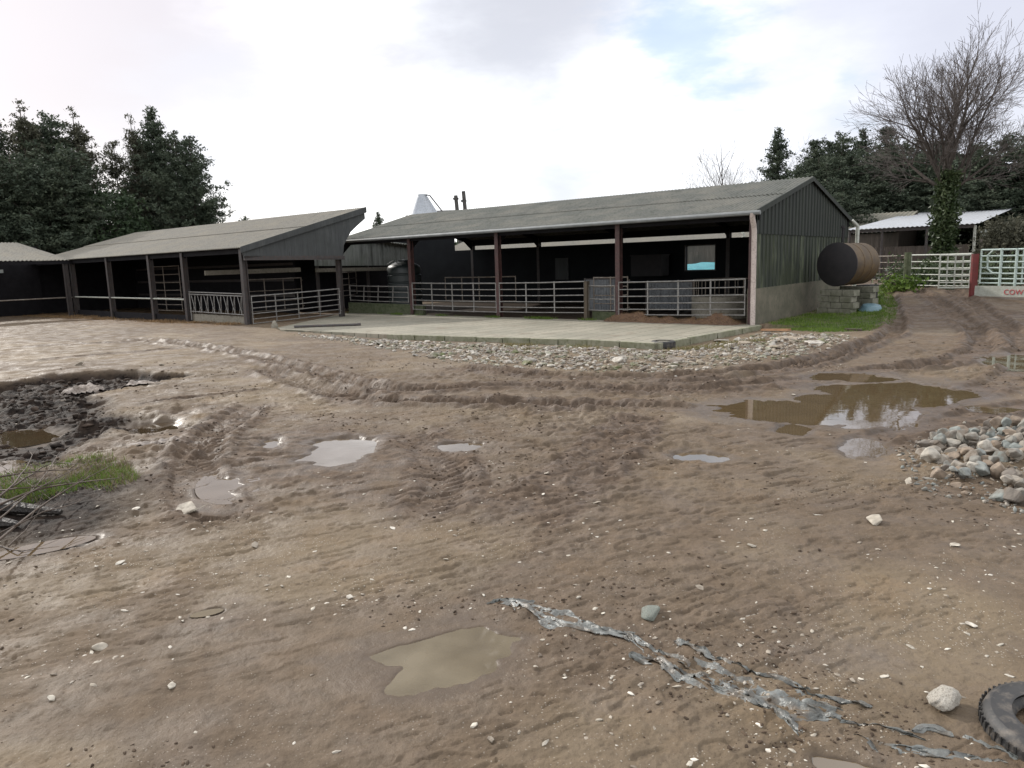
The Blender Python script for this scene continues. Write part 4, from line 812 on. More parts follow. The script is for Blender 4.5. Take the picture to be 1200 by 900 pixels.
# ------------------------------------------------------------------ right hand background
K = at(1143, 262, 51); KZ = K.z
def Kp(s, t, z=0.0): return Vector((K.x, K.y, 0))+U*s+V*t+Z*z
fbn = thing('sheet_roofed_barn', Kp(5, 5, .6), 'open barn with bright sheet metal roof behind the painted gates', 'barn')
PL = onplane(992, 268, K, U); SL = (PL-K).dot(U); PT = onplane(1076, 247, PL, V); TL = (PT-PL).dot(V); topz = PT.z; print('white roof', SL, TL, topz, KZ)
b = MB(); corr(b, Kp(-.2, -.2, KZ), Kp(SL, -.2, KZ), Kp(SL, TL, topz), Kp(-.2, TL, topz), .25, .025, 6, 2); b.build('roof', 'roofw', fbn, True)
b = MB(); b.bar(Kp(0, 0, KZ-.12), Kp(SL, 0, KZ-.12), .08, .2); b.build('eaves_beam', 'steel', fbn)
for s0 in (.0, SL*.35, SL*.7, SL-.2): b = MB(); b.tube([Kp(s0, 0, .3), Kp(s0, 0, KZ-.1)], .075, 10); b.build('post', 'whitepaint' if s0 == 0 else 'steel', fbn, True)
b = MB(); clad(b, Kp(.3, .5), Kp(SL+6, .5), .3, .3, KZ-1.15, KZ-1.15, -V, .5, .04); b.build('cladding', 'brownclad', fbn)
b = MB(); b.prism([Kp(0, TL-.2, .3), Kp(SL, TL-.2, .3), Kp(SL, TL-.2, topz-.2), Kp(0, TL-.2, topz-.2)], V*.1); b.build('back_wall', 'dark', fbn)
b = MB(); clad(b, Kp(-.1, 1.2), Kp(-.1, TL), .3, .3, KZ-.75, KZ+.6, -U, .4, .04); b.build('cladding', 'brownclad', fbn)
b = MB(); clad(b, Kp(-.12, 1.2), Kp(-.12, 9), KZ-.75, KZ-.75+.2, KZ-.35, KZ-.1, -U, .25, .03); b.build('light_band', 'pale', fbn)
K2 = at(1076, 247, 66); kz = K2.z
ob = thing('old_barn', Vector((K2.x, K2.y, .6))+U*8, 'older barn with dull olive roof behind the sheet metal roof', 'barn')
b = MB(); f = lambda s, t, z: Vector((K2.x, K2.y, 0))+U*s+V*t+Z*z
corr(b, f(0, -6, kz-1.6), f(24, -6, kz-1.6), f(24, 0, kz), f(0, 0, kz), .3, .03, 6, 1); b.build('roof', 'roofr', ob, True)
b = MB(); b.prism([f(0, -5.8, .5), f(0, 0, .5), f(0, 0, kz-.1), f(0, -5.8, kz-1.65)], U*.2); b.prism([f(.2, -5.7, .5), f(24, -5.7, .5), f(24, -5.7, kz-1.7), f(.2, -5.7, kz-1.7)], V*.15); b.build('wall', 'brownclad', ob)
# gates on the right: positions on ground about 0.6 m up
def gp(px, py, z=.6): return hz(px, py, z)
A1, B1 = gp(1066, 338), gp(1136, 339.5)
gate(A1, B1, .72, 1.42, 6, 1, 'pale six rail gate between the old wooden post and the red post', 'whitepaint', r=.028, z0b=.72)
A2, B2 = gp(1100, 341.5), gp(1136, 340.5); gate(B2-V*.15, A2-V*.1, .7, 1.40, 6, 3, 'small pale gate swung ajar in front of the wider pale gate by the red post', 'whitepaint', r=.028, z0b=.72)
b = MB(); q = gp(1140, 343); zt_ = at(1140, 297.5, Vector((q.x, q.y)).length).z; b.box(Vector((q.x, q.y, (zt_+.4)/2)), .12, .06, (zt_-.4)/2, Rt, Vector((0, 1, 0)), Z); single(b, 'red_post', 'redpost', 'stout red painted post between the pale gates', 'post', base=Vector((q.x, q.y, .5)))
q = gp(1062, 339.5); b = MB(); b.tube([Vector((q.x, q.y, .4)), Vector((q.x, q.y, 2.25))], [.16, .14], 10); single(b, 'wooden_post', 'moss', 'stout mossy wooden post at the left end of the pale gates', 'post', base=Vector((q.x, q.y, .4)))
C1 = q; D1 = hz(1020, 337.5, .6)+Vector((0, 5, 0)); D1 = at(1021, 334, 44); gate(at(1058, 334, 42), D1, .62, 1.5, 6, 3, 'thin rusty gate across the track between the ochre tank and the wooden post', 'rustgalv', r=.02)
A3, B3 = gp(1147, 343), gp(1250, 345); root = gate(A3, B3, .95, 1.33, 7, 1, 'pale blue painted cattle gate at the right edge above the white board', 'mintgate', r=.03)
e = (B3-A3).normalized()
b = MB(); o1 = A3+e*.2; pts_ = [o1+e*.6+Z*1.66, o1+e*.25+Z*1.64, o1+e*.05+Z*1.45, o1+e*.05+Z*.95, o1+e*.25+Z*.77, o1+e*.6+Z*.75]; b.tube([Vector((p.x, p.y, p.z)) for p in pts_], .035, 8); b.build('hoop', 'mintgate', root, True)
for q in (.75, 1.3): b = MB(); b.tube([A3+e*q+Z*.2, A3+e*q+Z*1.68], .05, 8); b.build('upright', 'mintgate', root, True)
wb = thing('white_board', A3+Z*.0, 'low white board with red lettering under the pale blue gate', 'sign')
fn = e.cross(Z).normalized(); fn = fn if fn.y < 0 else -fn
b = MB(); b.box((A3+B3)/2+Z*.08+fn*.25, (B3-A3).length/2, .04, .2, e, fn, Z); b.build('board', 'whitepaint', wb)
cu = bpy.data.curves.new('lettering', 'FONT'); cu.body = 'COW TO'; cu.size = .27; cu.extrude = .004; cu.materials.append(MT['signred'])
to = bpy.data.objects.new('lettering_tmp', cu); COL.objects.link(to); bpy.context.view_layer.update()
me = bpy.data.meshes.new_from_object(to.evaluated_get(bpy.context.evaluated_depsgraph_get())); bpy.data.objects.remove(to)
lo = bpy.data.objects.new('lettering', me); COL.objects.link(lo)
lp = gp(1177, 344); lp = A3+e*((lp-A3).dot(e))+fn*.3+Z*(-.03)
rm = Matrix((( e.x, 0, fn.x), (e.y, 0, fn.y), (0, 1, 0))).to_4x4(); me.transform(Matrix.Translation(lp-A3) @ rm); lo.parent = wb
# ------------------------------------------------------------------ silo cone, house, poles
cp = at(496, 252, 58); sl = thing('feed_bin', Vector((cp.x, cp.y, 0)), 'conical bright metal top of a feed bin rising behind the long barn roof', 'silo')
zt = at(494, 228, 58).z; b = MB(); c0 = Vector((cp.x, cp.y, 0)); zb = cp.z
b.lathe([(1.35, zb-.25), (1.3, zb-.15), (1.2, zb), (.36, zt-.1), (.36, zt), (.3, zt+.02), (.0, zt+.05)], 40, c0); b.build('cone', 'tin', sl, True)
b = MB(); b.lathe([(1.3, .5), (1.3, zb-.2)], 40, c0); b.build('drum', 'tin', sl, True)
b = MB(); b.tube([c0+Vector((.3, -.3, zt-.05)), c0+Vector((.6, -.35, zt-.12)), c0+Vector((1.5, -.5, zb+.2)), c0+Vector((1.55, -.5, zb-1.5))], .05, 8); b.build('fill_pipe', 'wire', sl, True)
hp_ = at(478, 250, 75); hs = thing('farmhouse', Vector((hp_.x, hp_.y, 0)), 'distant house whose chimney and roof edge show left of the metal cone', 'house')
b = MB(); h0 = Vector((hp_.x, hp_.y, 0)); zz = at(478, 245, 75).z
b.box(h0+Vector((.6, 3, zz/2-1)), 2.6, 3, zz/2-1); b.build('wall', 'house', hs)
b = MB(); b.prism([h0+Vector((-2.2, -.3, zz-2.1)), h0+Vector((-2.2, 6.3, zz-2.1)), h0+Vector((-.0, 3, zz))], Vector((5.2, 0, 0))); r2 = b.build('roof', 'slate', hs)
zc = at(478, 238, 75).z; b = MB(); b.box(h0+Vector((.4, 1, zc-1.0)), .42, .42, 1.1); b.box(h0+Vector((.4, 1, zc+.1)), .5, .5, .1); chm = b.build('chimney', 'house', r2)
for dx in (-.3, 0, .3): b = MB(); b.lathe([(.11, 0), (.09, .35), (.06, .35), (.06, 0)], 12, h0+Vector((.4+dx, 1, zc+.2))); b.build('chimney_pot', 'block', chm)
for k, (px, pt, lab) in enumerate(((534, 229, 'shorter of the two dark poles behind the long barn roof'), (543, 224, 'taller of the two dark poles behind the long barn roof'))):
    p = at(px, pt, 60); b = MB(); t0 = Vector((p.x, p.y, 0)); b.tube([t0+Z*.2+Vector((.45, 0, 0)), p], [.17, .15], 10); root = thing('utility_pole', t0, lab, 'pole', 'poles behind the barn'); b.build('shaft', 'pole', root, True)
    b = MB(); b.box(p-Z*(.25+.5*k), .22, .05, .08); b.build('bracket', 'wire', root)
# turquoise silage cover and bank seen through the window
p = at(822, 311, 62); sg = MB(); c0 = Vector((p.x, p.y, 0)); n = 24
vs = []; 
for i in range(n+1):
    for j in range(9):
        a = pi*j/8; xx = -7+14*i/n; yy = -3*cos(a); zz = .2+(p.z-.05)*(sin(a)**.6) if 0 < j < 8 else .1
        vs.append(c0+Vector((xx, yy, zz+.12*float(vn(np.array([xx*1.3]), np.array([yy*2]), 70)[0]))))
sg.add(vs, [(i*9+j, i*9+j+1, (i+1)*9+j+1, (i+1)*9+j) for i in range(n) for j in range(8)]); single(sg, 'silage_clamp', 'turq', 'turquoise covered silage clamp seen through the window opening of the long barn', 'silage clamp', smooth=True, base=c0)
# ------------------------------------------------------------------ trees
def rot_to(d):
    d = d.normalized(); a = d.orthogonal().normalized(); return a, d.cross(a)
def leaves(centres, size, n_per, spread, rs, flat=.0):
    """scattered small triangles round centres; returns verts, faces"""
    C_ = np.repeat(centres, n_per, 0); n = len(C_); C_ = C_+rs.normal(0, 1, (n, 3))*np.asarray(spread)
    sz = size*(.5+rs.random((n, 1)))
    a = rs.normal(0, 1, (n, 3)); a[:, 2] *= 1-flat; a /= np.linalg.norm(a, axis=1, keepdims=True); b_ = rs.normal(0, 1, (n, 3)); b_[:, 2] *= 1-flat; b_ -= a*np.sum(a*b_, 1, keepdims=True); b_ /= np.linalg.norm(b_, axis=1, keepdims=True)+1e-9
    v = np.stack([C_-a*sz*.5-b_*sz*.28, C_-a*sz*.4+b_*sz*.3, C_+a*sz*.7], 1).reshape(-1, 3)
    return v, np.arange(3*n).reshape(-1, 3)
def conifer_data(seed, h=12, rad=2.8, nb=150, sweep=.35, low=.08, size=.34, leaders=1, power=.75, dens=1.0):
    size *= .62; dens *= 2.3
    rs = np.random.default_rng(seed); cs_ = []; wood = MB()
    for ld in range(leaders):
        off = Vector((rs.normal()*.5*(ld > 0)*rad*.4, rs.normal()*.5*(ld > 0)*rad*.4, 0)); top = h*(1-.16*rs.random()*(ld > 0)); tip = off*1.6+Vector((0, 0, top))
        trunk = lambda f: Vector((0, 0, 0)).lerp(tip, f)+off*.6*sin(pi*f)
        wood.tube([trunk(f) for f in np.linspace(0, .97, 8)], [max(.03, .022*h*(1-f)*(1 if ld == 0 else .7)) for f in np.linspace(0, .97, 8)], 7)
        for k in range(int(nb/leaders)):
            f = low+(1-low)*(rs.random()**.85)
            L = rad*((1-f)**power+.015)*(.35+.8*rs.random()); az = rs.random()*6.28
            if f > .9 and rs.random() < .55: continue
            if rs.random() < .06: L *= 1.35
            s0 = trunk(f); d = Vector((cos(az), sin(az), sweep*(rs.random()*.9-.1)))
            m = max(2, int(L/.3)); pts = []
            for q in range(m+1):
                t = q/m; pts.append(s0+Vector((d.x, d.y, 0))*L*t+Z*(d.z*L*t**1.6-.12*L*sin(pi*t)))
            if k % 3 == 0 and L > 1: wood.tube([pts[0], pts[m//2], pts[-1]], [.045, .03, .012], 3, False)
            for q in range(1 if L < 1.2 else m//3, m+1):
                cs_.append(tuple(pts[q]+Vector(rs.normal(0, .05*L, 3))))
    v, f = leaves(np.array(cs_), size, int(8*dens), (.17, .17, .08), rs, .3)
    return v, f, wood
def tree_proto(kind, data, leafm, label, cat='tree'):
    v, f, wood = data; root = bpy.data.objects.new(kind, None); COL.objects.link(root)
    tag(root, label, cat); raw('crown', v, f, leafm, root); wood.build('trunk', 'bark', root); return root
def dup(root, loc, rz, sc, label, group):
    r = root.copy(); COL.objects.link(r); r.location = loc; r.rotation_euler = (0, 0, rz); r.scale = sc; tag(r, label, None, group)
    for ch in root.children:
        c = ch.copy(); COL.objects.link(c); c.parent = r
    return r
def conifer_at(proto, px, pytop, dist, wd, label, group, used, rz=None):
    if px < 260: dist *= 1.15; wd *= 1.12
    top = at(px, pytop, dist); base = Vector((top.x, top.y, .0)); hgt = top.z
    s = hgt/12; loc = base; rz = random.random()*6.28 if rz is None else rz; sc = (wd, wd, s)
    if not used.get(proto.name): used[proto.name] = 1; proto.location = loc; proto.rotation_euler = (0, 0, rz); proto.scale = sc; tag(proto, label, None, group); return proto
    return dup(proto, loc, rz, sc, label, group)
used = {}
cA = tree_proto('conifer_tree', conifer_data(11, 12, 4.0, 400, .9, .04, .26, 3, .8, 1.15), 'pineb', 'x')
cB = tree_proto('conifer_tree', conifer_data(12, 12, 4.4, 380, .65, .04, .27, 1, .72, 1.2), 'pine', 'x')
cC = tree_proto('conifer_tree', conifer_data(13, 12, 4.4, 330, .35, .04, .27, 1, .85, 1.2), 'pine', 'x')
cD = tree_proto('conifer_tree', conifer_data(14, 12, 4.6, 460, .6, .03, .28, 3, .6, 1.2), 'pine', 'x')
LG = 'tall conifers behind the left hand sheds'
for k, (pr, px, py, d, w, lab) in enumerate([
  (cA, 22, 118, 60, .95, 'tallest dark conifer near the left edge of the left hand group'), (cB, -12, 140, 61, 1.0, 'dark conifer cut off by the left edge of the picture'), (cD, 52, 126, 62, 1.0, 'brownish conifer second from the left edge above the left shed roof'),
  (cA, 84, 126, 60, .8, 'brownish multi stemmed conifer left of the gap in the left hand group'), (cA, 152, 134, 60, .7, 'narrow conifer just right of the gap in the left hand group'),
  (cC, 176, 128, 59, .95, 'tall green conifer right of the gap in the left hand group'), (cD, 203, 146, 57, .85, 'bushy conifer at the right shoulder of the left hand group'), (cC, 222, 198, 58, .75, 'low spreading conifer at the right end of the left hand group'),
  (cD, 70, 165, 56, 1.0, 'dense lower conifer in front of the left hand group, centre left'), (cD, 10, 175, 55, 1.0, 'dense lower conifer behind the far left shed'), (cB, 168, 170, 63, .8, 'dense conifer behind the right part of the left hand group')]):
    conifer_at(pr, px, py, d, w, lab, LG, used)
RG = 'dark conifers behind the right hand barns'
for k, (pr, px, py, d, w, lab) in enumerate([
  (cC, 912, 152, 78, 1.0, 'pointed dark conifer standing apart, just above the barn gable'), (cB, 955, 165, 76, 1.0, 'dark conifer right of the pointed one'), (cD, 985, 150, 78, 1.0, 'dense dark conifer behind the barn gable ridge'), (cC, 1012, 153, 76, 1.0, 'dark conifer just left of the big bare tree'),
  (cB, 1040, 150, 75, 1.05, 'dark conifer behind the left limbs of the big bare tree'), (cD, 1070, 158, 74, 1.05, 'dark conifer behind the trunk of the big bare tree, left side'), (cB, 1105, 165, 74, 1.1, 'dark conifer directly behind the ivy covered trunk'), (cD, 1140, 165, 72, 1.1, 'dark conifer right of the ivy covered trunk'),
  (cB, 1215, 150, 70, 1.1, 'brown green conifer at the right edge of the picture'), (cD, 1180, 152, 68, 1.2, 'brownish conifer second from the right edge'), (cD, 1000, 172, 72, 1.3, 'broad dark conifer filling the gap right of the gable ridge'), (cD, 1060, 172, 72, 1.3, 'broad dark conifer left of the ivy covered trunk'), (cD, 1120, 176, 70, 1.3, 'broad dark conifer right of the ivy covered trunk, behind the first'), (cD, 960, 180, 74, 1.1, 'broad dark conifer just above the gable'), (cD, 970, 205, 66, 1.0, 'low dark conifer behind the old olive roof'), (cD, 1030, 210, 70, 1.0, 'low dark conifer behind the bright metal roof, left part'), (cD, 1090, 205, 70, 1.0, 'low dark conifer behind the bright metal roof, middle part'), (cD, 1150, 205, 68, 1.1, 'low dark conifer behind the bright metal roof, right part'), (cB, 935, 200, 72, .8, 'short dark conifer between the gable ridge and the pointed conifer')]):
    conifer_at(pr, px, py, d, w, lab, RG, used)
conifer_at(cC, 443, 249, 90, .6, 'tiny distant conifer between the two barn roofs', None, used); conifer_at(cC, 287, 254, 95, .5, 'tiny distant conifer tip above the left shed roof', None, used)
# broadleaf evergreen at left
def bush_data(seed, h, w, n, size, low=.15):
    rs = np.random.default_rng(seed); cs_ = []; wood = MB()
    wood.tube([(0, 0, 0), (.1, 0, h*.3), (0, .1, h*.6)], [.18, .13, .06], 8)
    for k in range(n):
        a = rs.random()*6.28; e = rs.random(); zz = h*(low+(1-low)*e); R = w*sqrt(max(.02, 1-((e-.45)/.6)**2))*(.55+.5*rs.random()**.5)
        c = Vector((cos(a)*R, sin(a)*R, zz)); cs_.append(tuple(c))
        if k % 6 == 0: wood.tube([(0, 0, zz*.5), c*.55+Z*zz*.25, c], [.05, .03, .01], 3, False)
    v, f = leaves(np.array(cs_), size, 22, (.34, .34, .24), rs, .1); return v, f, wood
for (px, py, d, hh_, w, m, lab) in [(118, 225, 64, 1, 2.9, 'broad', 'rounded green evergreen in front of the left hand conifers, above the roof valley'), (1185, 262, 46, 1, 1.2, 'pineb', 'small dark bush in front of the metal roofed barn at the right edge')]:
    top = at(px, py, d); root = tree_proto('evergreen_tree', bush_data(int(px), top.z, w, 420 if w < 2 else 380, .15 if w < 2 else .24), m, lab); root.location = (top.x, top.y, 0)
# hedge line behind the farm (closes the view under roofs)
for k in range(9):
    p = at(560+k*48, 290, 88+4*(k % 3)); rt = tree_proto('hedge_bush', bush_data(400+k, 5.0+(k % 3)*.5, 3.6, 150, .55), ('broad', 'pineb')[k % 2], 'tall hedgerow bush far behind the long barn', 'hedge bush'); rt['group'] = 'hedgerow behind the farm'; rt.location = (p.x, p.y, 0)
# bare trees
def bare_tree(name, base, h, seed, label, r0=.3, lean=(0, 0), first=.42, nk=(9, 5, 4, 3, 2), upw=.07, sp0=(.35, 1.2), lk=.46):
    rs = random.Random(seed); trunk = MB(); br = MB(); tw = MB(); root = thing(name, base, label, 'tree'); depth = len(nk)
    def grow(p, d, L, r, lv):
        n = 6 if lv < 2 else 4 if lv < 4 else 3; pts = [p]; dd_ = d.copy()
        for q in range(n):
            j = .03 if lv == 0 else .075
            dd_ = (dd_+Vector((rs.gauss(0, j), rs.gauss(0, j), rs.gauss(0, j*.6)+(upw if lv else .02)))).normalized(); pts.append(pts[-1]+dd_*L/n)
        r1 = r*(.75 if lv == 0 else .45)
        rr_ = [r+(r1-r)*i/n for i in range(n+1)]
        if lv == 0: rr_[0] *= 1.3
        (trunk if lv == 0 else br if lv < 3 else tw).tube(pts, [max(x, .0065) for x in rr_], 8 if lv < 2 else 5 if lv < 4 else 3, False)
        if lv >= depth: return
        az0 = rs.uniform(0, 6.28)
        for q in range(nk[lv]+(1 if lv else 2)):
            lead = q == 0
            f = 1.0 if lead else (rs.uniform(.74, 1.0) if lv == 0 else rs.uniform(.3, .98))
            i = min(n-1, int(f*n)); qp = pts[i].lerp(pts[i+1], f*n-i) if f < 1 else pts[-1]
            loc = (pts[i+1]-pts[i]).normalized(); a = loc.orthogonal().normalized(); b_ = loc.cross(a); az = az0+q*2.4+rs.uniform(-.4, .4)
            sp = rs.uniform(.05, .25) if lead else (rs.uniform(*sp0) if lv == 0 else rs.uniform(.35, .85))
            nd = (loc*cos(sp)+(a*cos(az)+b_*sin(az))*sin(sp)).normalized()
            Lk = (h*lk*rs.uniform(.75, 1.1)*(1 if f > .8 else .85)) if lv == 0 else L*rs.uniform(.5, .82)*(1.1-.4*f if not lead else .85)
            rk = r1*.8 if lead else (r*rs.uniform(.22, .38) if lv == 0 else r*(1-.5*f)*.55)
            grow(qp, nd, Lk, rk, lv+1)
    grow(Vector(base), Vector((lean[0], lean[1], 1)).normalized(), h*first, r0, 0)
    trunk.build('trunk', 'bark', root, True); br.build('limbs', 'bark', root); tw.build('twigs', 'twig', root)
    return root
bt = at(1101, 322, 43); btb = Vector((bt.x, bt.y, .6)); toph = at(1110, 22, 43).z-.6
big = bare_tree('bare_tree', btb, toph*.86, 21, 'big leafless tree with ivy up its trunk in front of the metal roofed barn', r0=.30, lean=(.03, 0), first=.53, nk=(10, 6, 5, 4, 2), lk=.335, sp0=(.3, .95), upw=.04)
p = at(860, 215, 85); bare_tree('bare_tree', Vector((p.x, p.y, 0)), at(860, 182, 85).z, 33, 'small pale leafless tree left of the pointed conifer above the long roof', r0=.2, first=.4, nk=(8, 5, 4, 3))
rs = np.random.default_rng(5); cs_ = []
for k in range(620):
    z = rs.random()**.9*5.4; a = rs.random()*6.28; R = .26+.15*(1+.9*sin(z*2.1+1))*(rs.random()**.8)*(1.0 if z < 3.5 else .6); cs_.append((btb.x+.03*z+R*cos(a), btb.y+R*sin(a), .6+z))
v, f = leaves(np.array(cs_), .15, 18, .13, rs); raw('ivy', v, f, 'ivy', big)
# weeds behind the gates
def clump(px, py, z, w, hgt, n, m, label, cat='bush', name='shrub'):
    p = hz(px, py, z); rs = np.random.default_rng(int(px*7+py)); c = np.stack([p.x+rs.normal(0, w*.5, n), p.y+rs.normal(0, w*.35, n), z+hgt*rs.random(n)**1.3], 1)
    v, f = leaves(c, .16, 14, .16, rs); root = thing(name, Vector((p.x, p.y, z)), label, cat); raw('foliage', v, f, m, root)
    b = MB()
    for k in range(7): b.tube([(p.x, p.y, z-.1), (p.x+rs.normal()*w*.4, p.y+rs.normal()*w*.3, z+hgt*.8)], [.02, .008], 4)
    b.build('stem', 'branch', root)
clump(1082, 336, .6, 1.6, 1.1, 130, 'ivy', 'leafy weeds behind the left pale gate'); clump(1170, 336, .6, 3.2, 1.3, 200, 'ivy', 'low green scrub behind the pale blue gate')
clump(1054, 340, .6, .7, .5, 50, 'grass', 'tuft of weeds at the foot of the mossy wooden post', 'weeds', 'weed_clump')
# ------------------------------------------------------------------ grass, straw
def blades(pts, hts, wd, m, name, label, cat, lean=.5, seed=1):
    rs = np.random.default_rng(seed); n = len(pts); a = rs.random(n)*6.28; dx = np.stack([np.cos(a), np.sin(a), 0*a], 1)*wd
    la = rs.random(n)*6.28; ln = np.stack([np.cos(la), np.sin(la), 0*la], 1)*(hts*lean*rs.random(n))[:, None]
    tip = pts+ln+np.array([0, 0, 1])*hts[:, None]
    v = np.stack([pts-dx, pts+dx, tip], 1).reshape(-1, 3); o = raw(name, v, np.arange(3*n).reshape(-1, 3), m); return tag(o, label, cat, kind='stuff')
def grass_poly(poly, n, hmax, m, name, label, seed, cl=0, lean=.6, wd=.008):
    q = sample_poly(poly, n)
    if cl: q = q[rng.random(len(q)) < np.clip(.5+cl*vn(q[:, 0]*2, q[:, 1]*2, seed), 0, 1)]
    z = H(q[:, 0], q[:, 1]); p = np.stack([q[:, 0], q[:, 1], z-.01], 1)
    return blades(p, hmax*(.4+.6*rng.random(len(p))), wd, m, name, label, 'grass', lean, seed)
grass_poly(GRASSP, 26000, .11, 'grass', 'grass', 'short green grass patch below the barn gable and the tank', 3, .6, .6, .010)
gl = W([(0, 560), (60, 545), (120, 540), (150, 548), (165, 562), (130, 576), (100, 572), (40, 590), (0, 600)])
grass_poly(gl, 3600, .10, 'grass', 'grass', 'green grass clump beside the brush pile at the left edge', 5, 1.2, 1.2, .005)
grass_poly(gl, 1800, .13, 'drygrass', 'dry_grass', 'dry stalks among the grass clump at the left edge', 6, 1.5, 1.6, .004)
edge = [tuple(M(5.3, -.45))[:2], tuple(M(21.5, -.55))[:2], tuple(M(21.5, -.15))[:2], tuple(M(5.3, -.12))[:2]]
q = sample_poly(edge, 7000); q = q[rng.random(len(q)) < np.clip(-.05+1.6*vn(q[:, 0]*1.3, q[:, 1]*1.3, 7), 0, 1)]
blades(np.stack([q[:, 0], q[:, 1], 0*q[:, 0]-.005], 1), .14*(.3+.7*rng.random(len(q))), .009, 'grass', 'weeds', 'tufts of weeds along the back edge of the concrete pad', 'weeds', .7, 8)
q = sample_poly(W([(560, 402), (690, 403), (769, 408), (880, 393), (900, 400), (800, 418), (690, 414), (600, 410)]), 9000); q = q[(rng.random(len(q)) < np.clip(-.2+1.5*vn(q[:, 0]*1.1, q[:, 1]*1.1, 9), 0, 1)) & (sdist(q[:, 0], q[:, 1], PADPOLY) > .13)]
blades(np.stack([q[:, 0], q[:, 1], H(q[:, 0], q[:, 1])+.02], 1), .13*(.3+.7*rng.random(len(q))), .009, 'drygrass', 'moss', 'yellow green moss and grass among the rubble below the pad', 'moss', .9, 10)
# straw heap at the gates
vs, hs_ = [], []
nx, ny = 110, 26
gx = np.linspace(.15, 5.9, nx); gy = np.linspace(-.75, .55, ny); GX, GY = np.meshgrid(gx, gy)
hz_ = (.36*np.exp(-((GY+.05)/.42)**2)*(.55+.45*fbm(GX*1.6, GY*1.6, 80, 3)+.25)*sst(.15, .9, GX)*(1-sst(4.9, 5.9, GX)))+.02*fbm(GX*9, GY*9, 81, 2)-.03
Vx = np.stack([P0.x+U.x*GX+V.x*GY, P0.y+U.y*GX+V.y*GY, hz_], -1).reshape(-1, 3)
ii = np.arange(ny-1)[:, None]*nx+np.arange(nx-1)[None, :]; Fq = np.stack([ii, ii+1, ii+nx+1, ii+nx], -1).reshape(-1, 4)
MT['dung'] = mat('straw_and_dung', (.17, .095, .055), (.09, .05, .03), 4, .95, c3=(.22, .14, .08), s3=18, bump=1, bdist=.05)
o = raw('straw_heap', Vx, Fq, 'dung', None, True); tag(o, 'brown heap of straw and dung spilling under the wide right hand gate', 'straw', kind='stuff')
sel = rng.integers(0, len(Vx), 3500); pk = Vx[sel]; pk = pk[pk[:, 2] > .02]+0
blades(pk, .07*(.3+rng.random(len(pk))), .006, 'straw', 'straw', 'loose straw stalks on the brown heap by the gate', 'straw', 2.5, 12)
sp = [tuple(Q(.6, -.9))[:2], tuple(Q(24, -1.6))[:2], tuple(Q(24, .0))[:2], tuple(Q(.6, .0))[:2]]
q = sample_poly(sp, 9000); q = q[rng.random(len(q)) < np.clip(.45+1.0*vn(q[:, 0]*1.2, q[:, 1]*1.2, 13), 0, 1)]
blades(np.stack([q[:, 0], q[:, 1], H(q[:, 0], q[:, 1])+.01], 1), .10*(.3+rng.random(len(q))), .012, 'straw', 'straw', 'scattered straw along the front of the left hand shed', 'straw', 2.2, 14)
# ------------------------------------------------------------------ brush pile and log at the left
def limb(pts_px, r, z0=0, lift=None, label=None, name='dead_branch', m='branch', twigs=True, group='branches of the brush heap'):
    pts = []
    for k, (a, c) in enumerate(pts_px):
        p = gnd(a, c); p.z += (lift[k] if lift else .04); pts.append(p)
    if lift:  # keep the point on its sight line when lifted
        pts = [hz(a, c, q.z) for (a, c), q in zip(pts_px, pts)]
    sp_ = [Vector((*p, 0)) for p in smooth_path([tuple(p) for p in pts], 4)]
    n = len(sp_)
    for i, p in enumerate(sp_):
        f = i/(n-1)*(len(pts)-1); k = min(int(f), len(pts)-2); p.z = pts[k].z+(pts[k+1].z-pts[k].z)*(f-k)
    root = thing(name, pts[0], label, 'branch' if name == 'dead_branch' else 'log', group); b = MB(); b.tube(sp_, [r*(1-.75*i/(n-1)) for i in range(n)], 7); b.build('stem', m, root, True)
    if twigs:
        for k in range(random.randint(2, 4)):
            i = random.randint(n//3, n-2); d = (sp_[i+1]-sp_[i]).normalized(); e = (d+Vector((random.uniform(-.6, .6), random.uniform(-.5, .5), random.uniform(-.05, .5)))).normalized(); L = random.uniform(.12, .35)
            b = MB(); b.tube([sp_[i], sp_[i]+e*L*.5, sp_[i]+e*L+Z*.02], [r*.35, r*.25, .002], 5); b.build('twig', m, root)
lab = 'thin bare branch of the brush heap at the left edge'
for pp_ in [[(-20, 610), (30, 580), (75, 556), (118, 536)], [(-20, 600), (40, 575), (90, 566), (140, 560)], [(-10, 585), (30, 560), (60, 545), (95, 543)], [(-15, 620), (20, 590), (50, 560), (70, 530)], [(-10, 560), (40, 553), (90, 550)], [(-10, 630), (50, 600), (90, 590)], [(-20, 575), (20, 572), (80, 565)], [(0, 545), (25, 560), (60, 585)], [(-10, 640), (60, 585), (130, 545)], [(-10, 590), (25, 555), (40, 530)]]:
    limb(pp_, random.uniform(.007, .014), 0, [random.uniform(.12, .2), random.uniform(.14, .22), random.uniform(.1, .2), random.uniform(.08, .2)], lab)
limb([(10, 640), (30, 622), (48, 595)], .008, 0, [.02, .04, .15], 'single stick standing out of the mud in front of the brush heap', group=None, twigs=False)
limb([(0, 640), (20, 645), (35, 648)], .008, 0, [.02, .03, .02], 'short stick lying at the left edge below the brush heap', group=None)
limb([(-40, 585), (0, 592), (40, 597), (72, 600)], .10, 0, [.06, .07, .06, .03], 'dark rotten log under the brush heap at the left edge', 'log', 'logm', False, None)
limb([(-30, 610), (0, 612), (22, 614)], .085, 0, [.04, .04, .04], 'short dark log cut off by the left edge, below the longer log', 'log', 'logm', False, None)
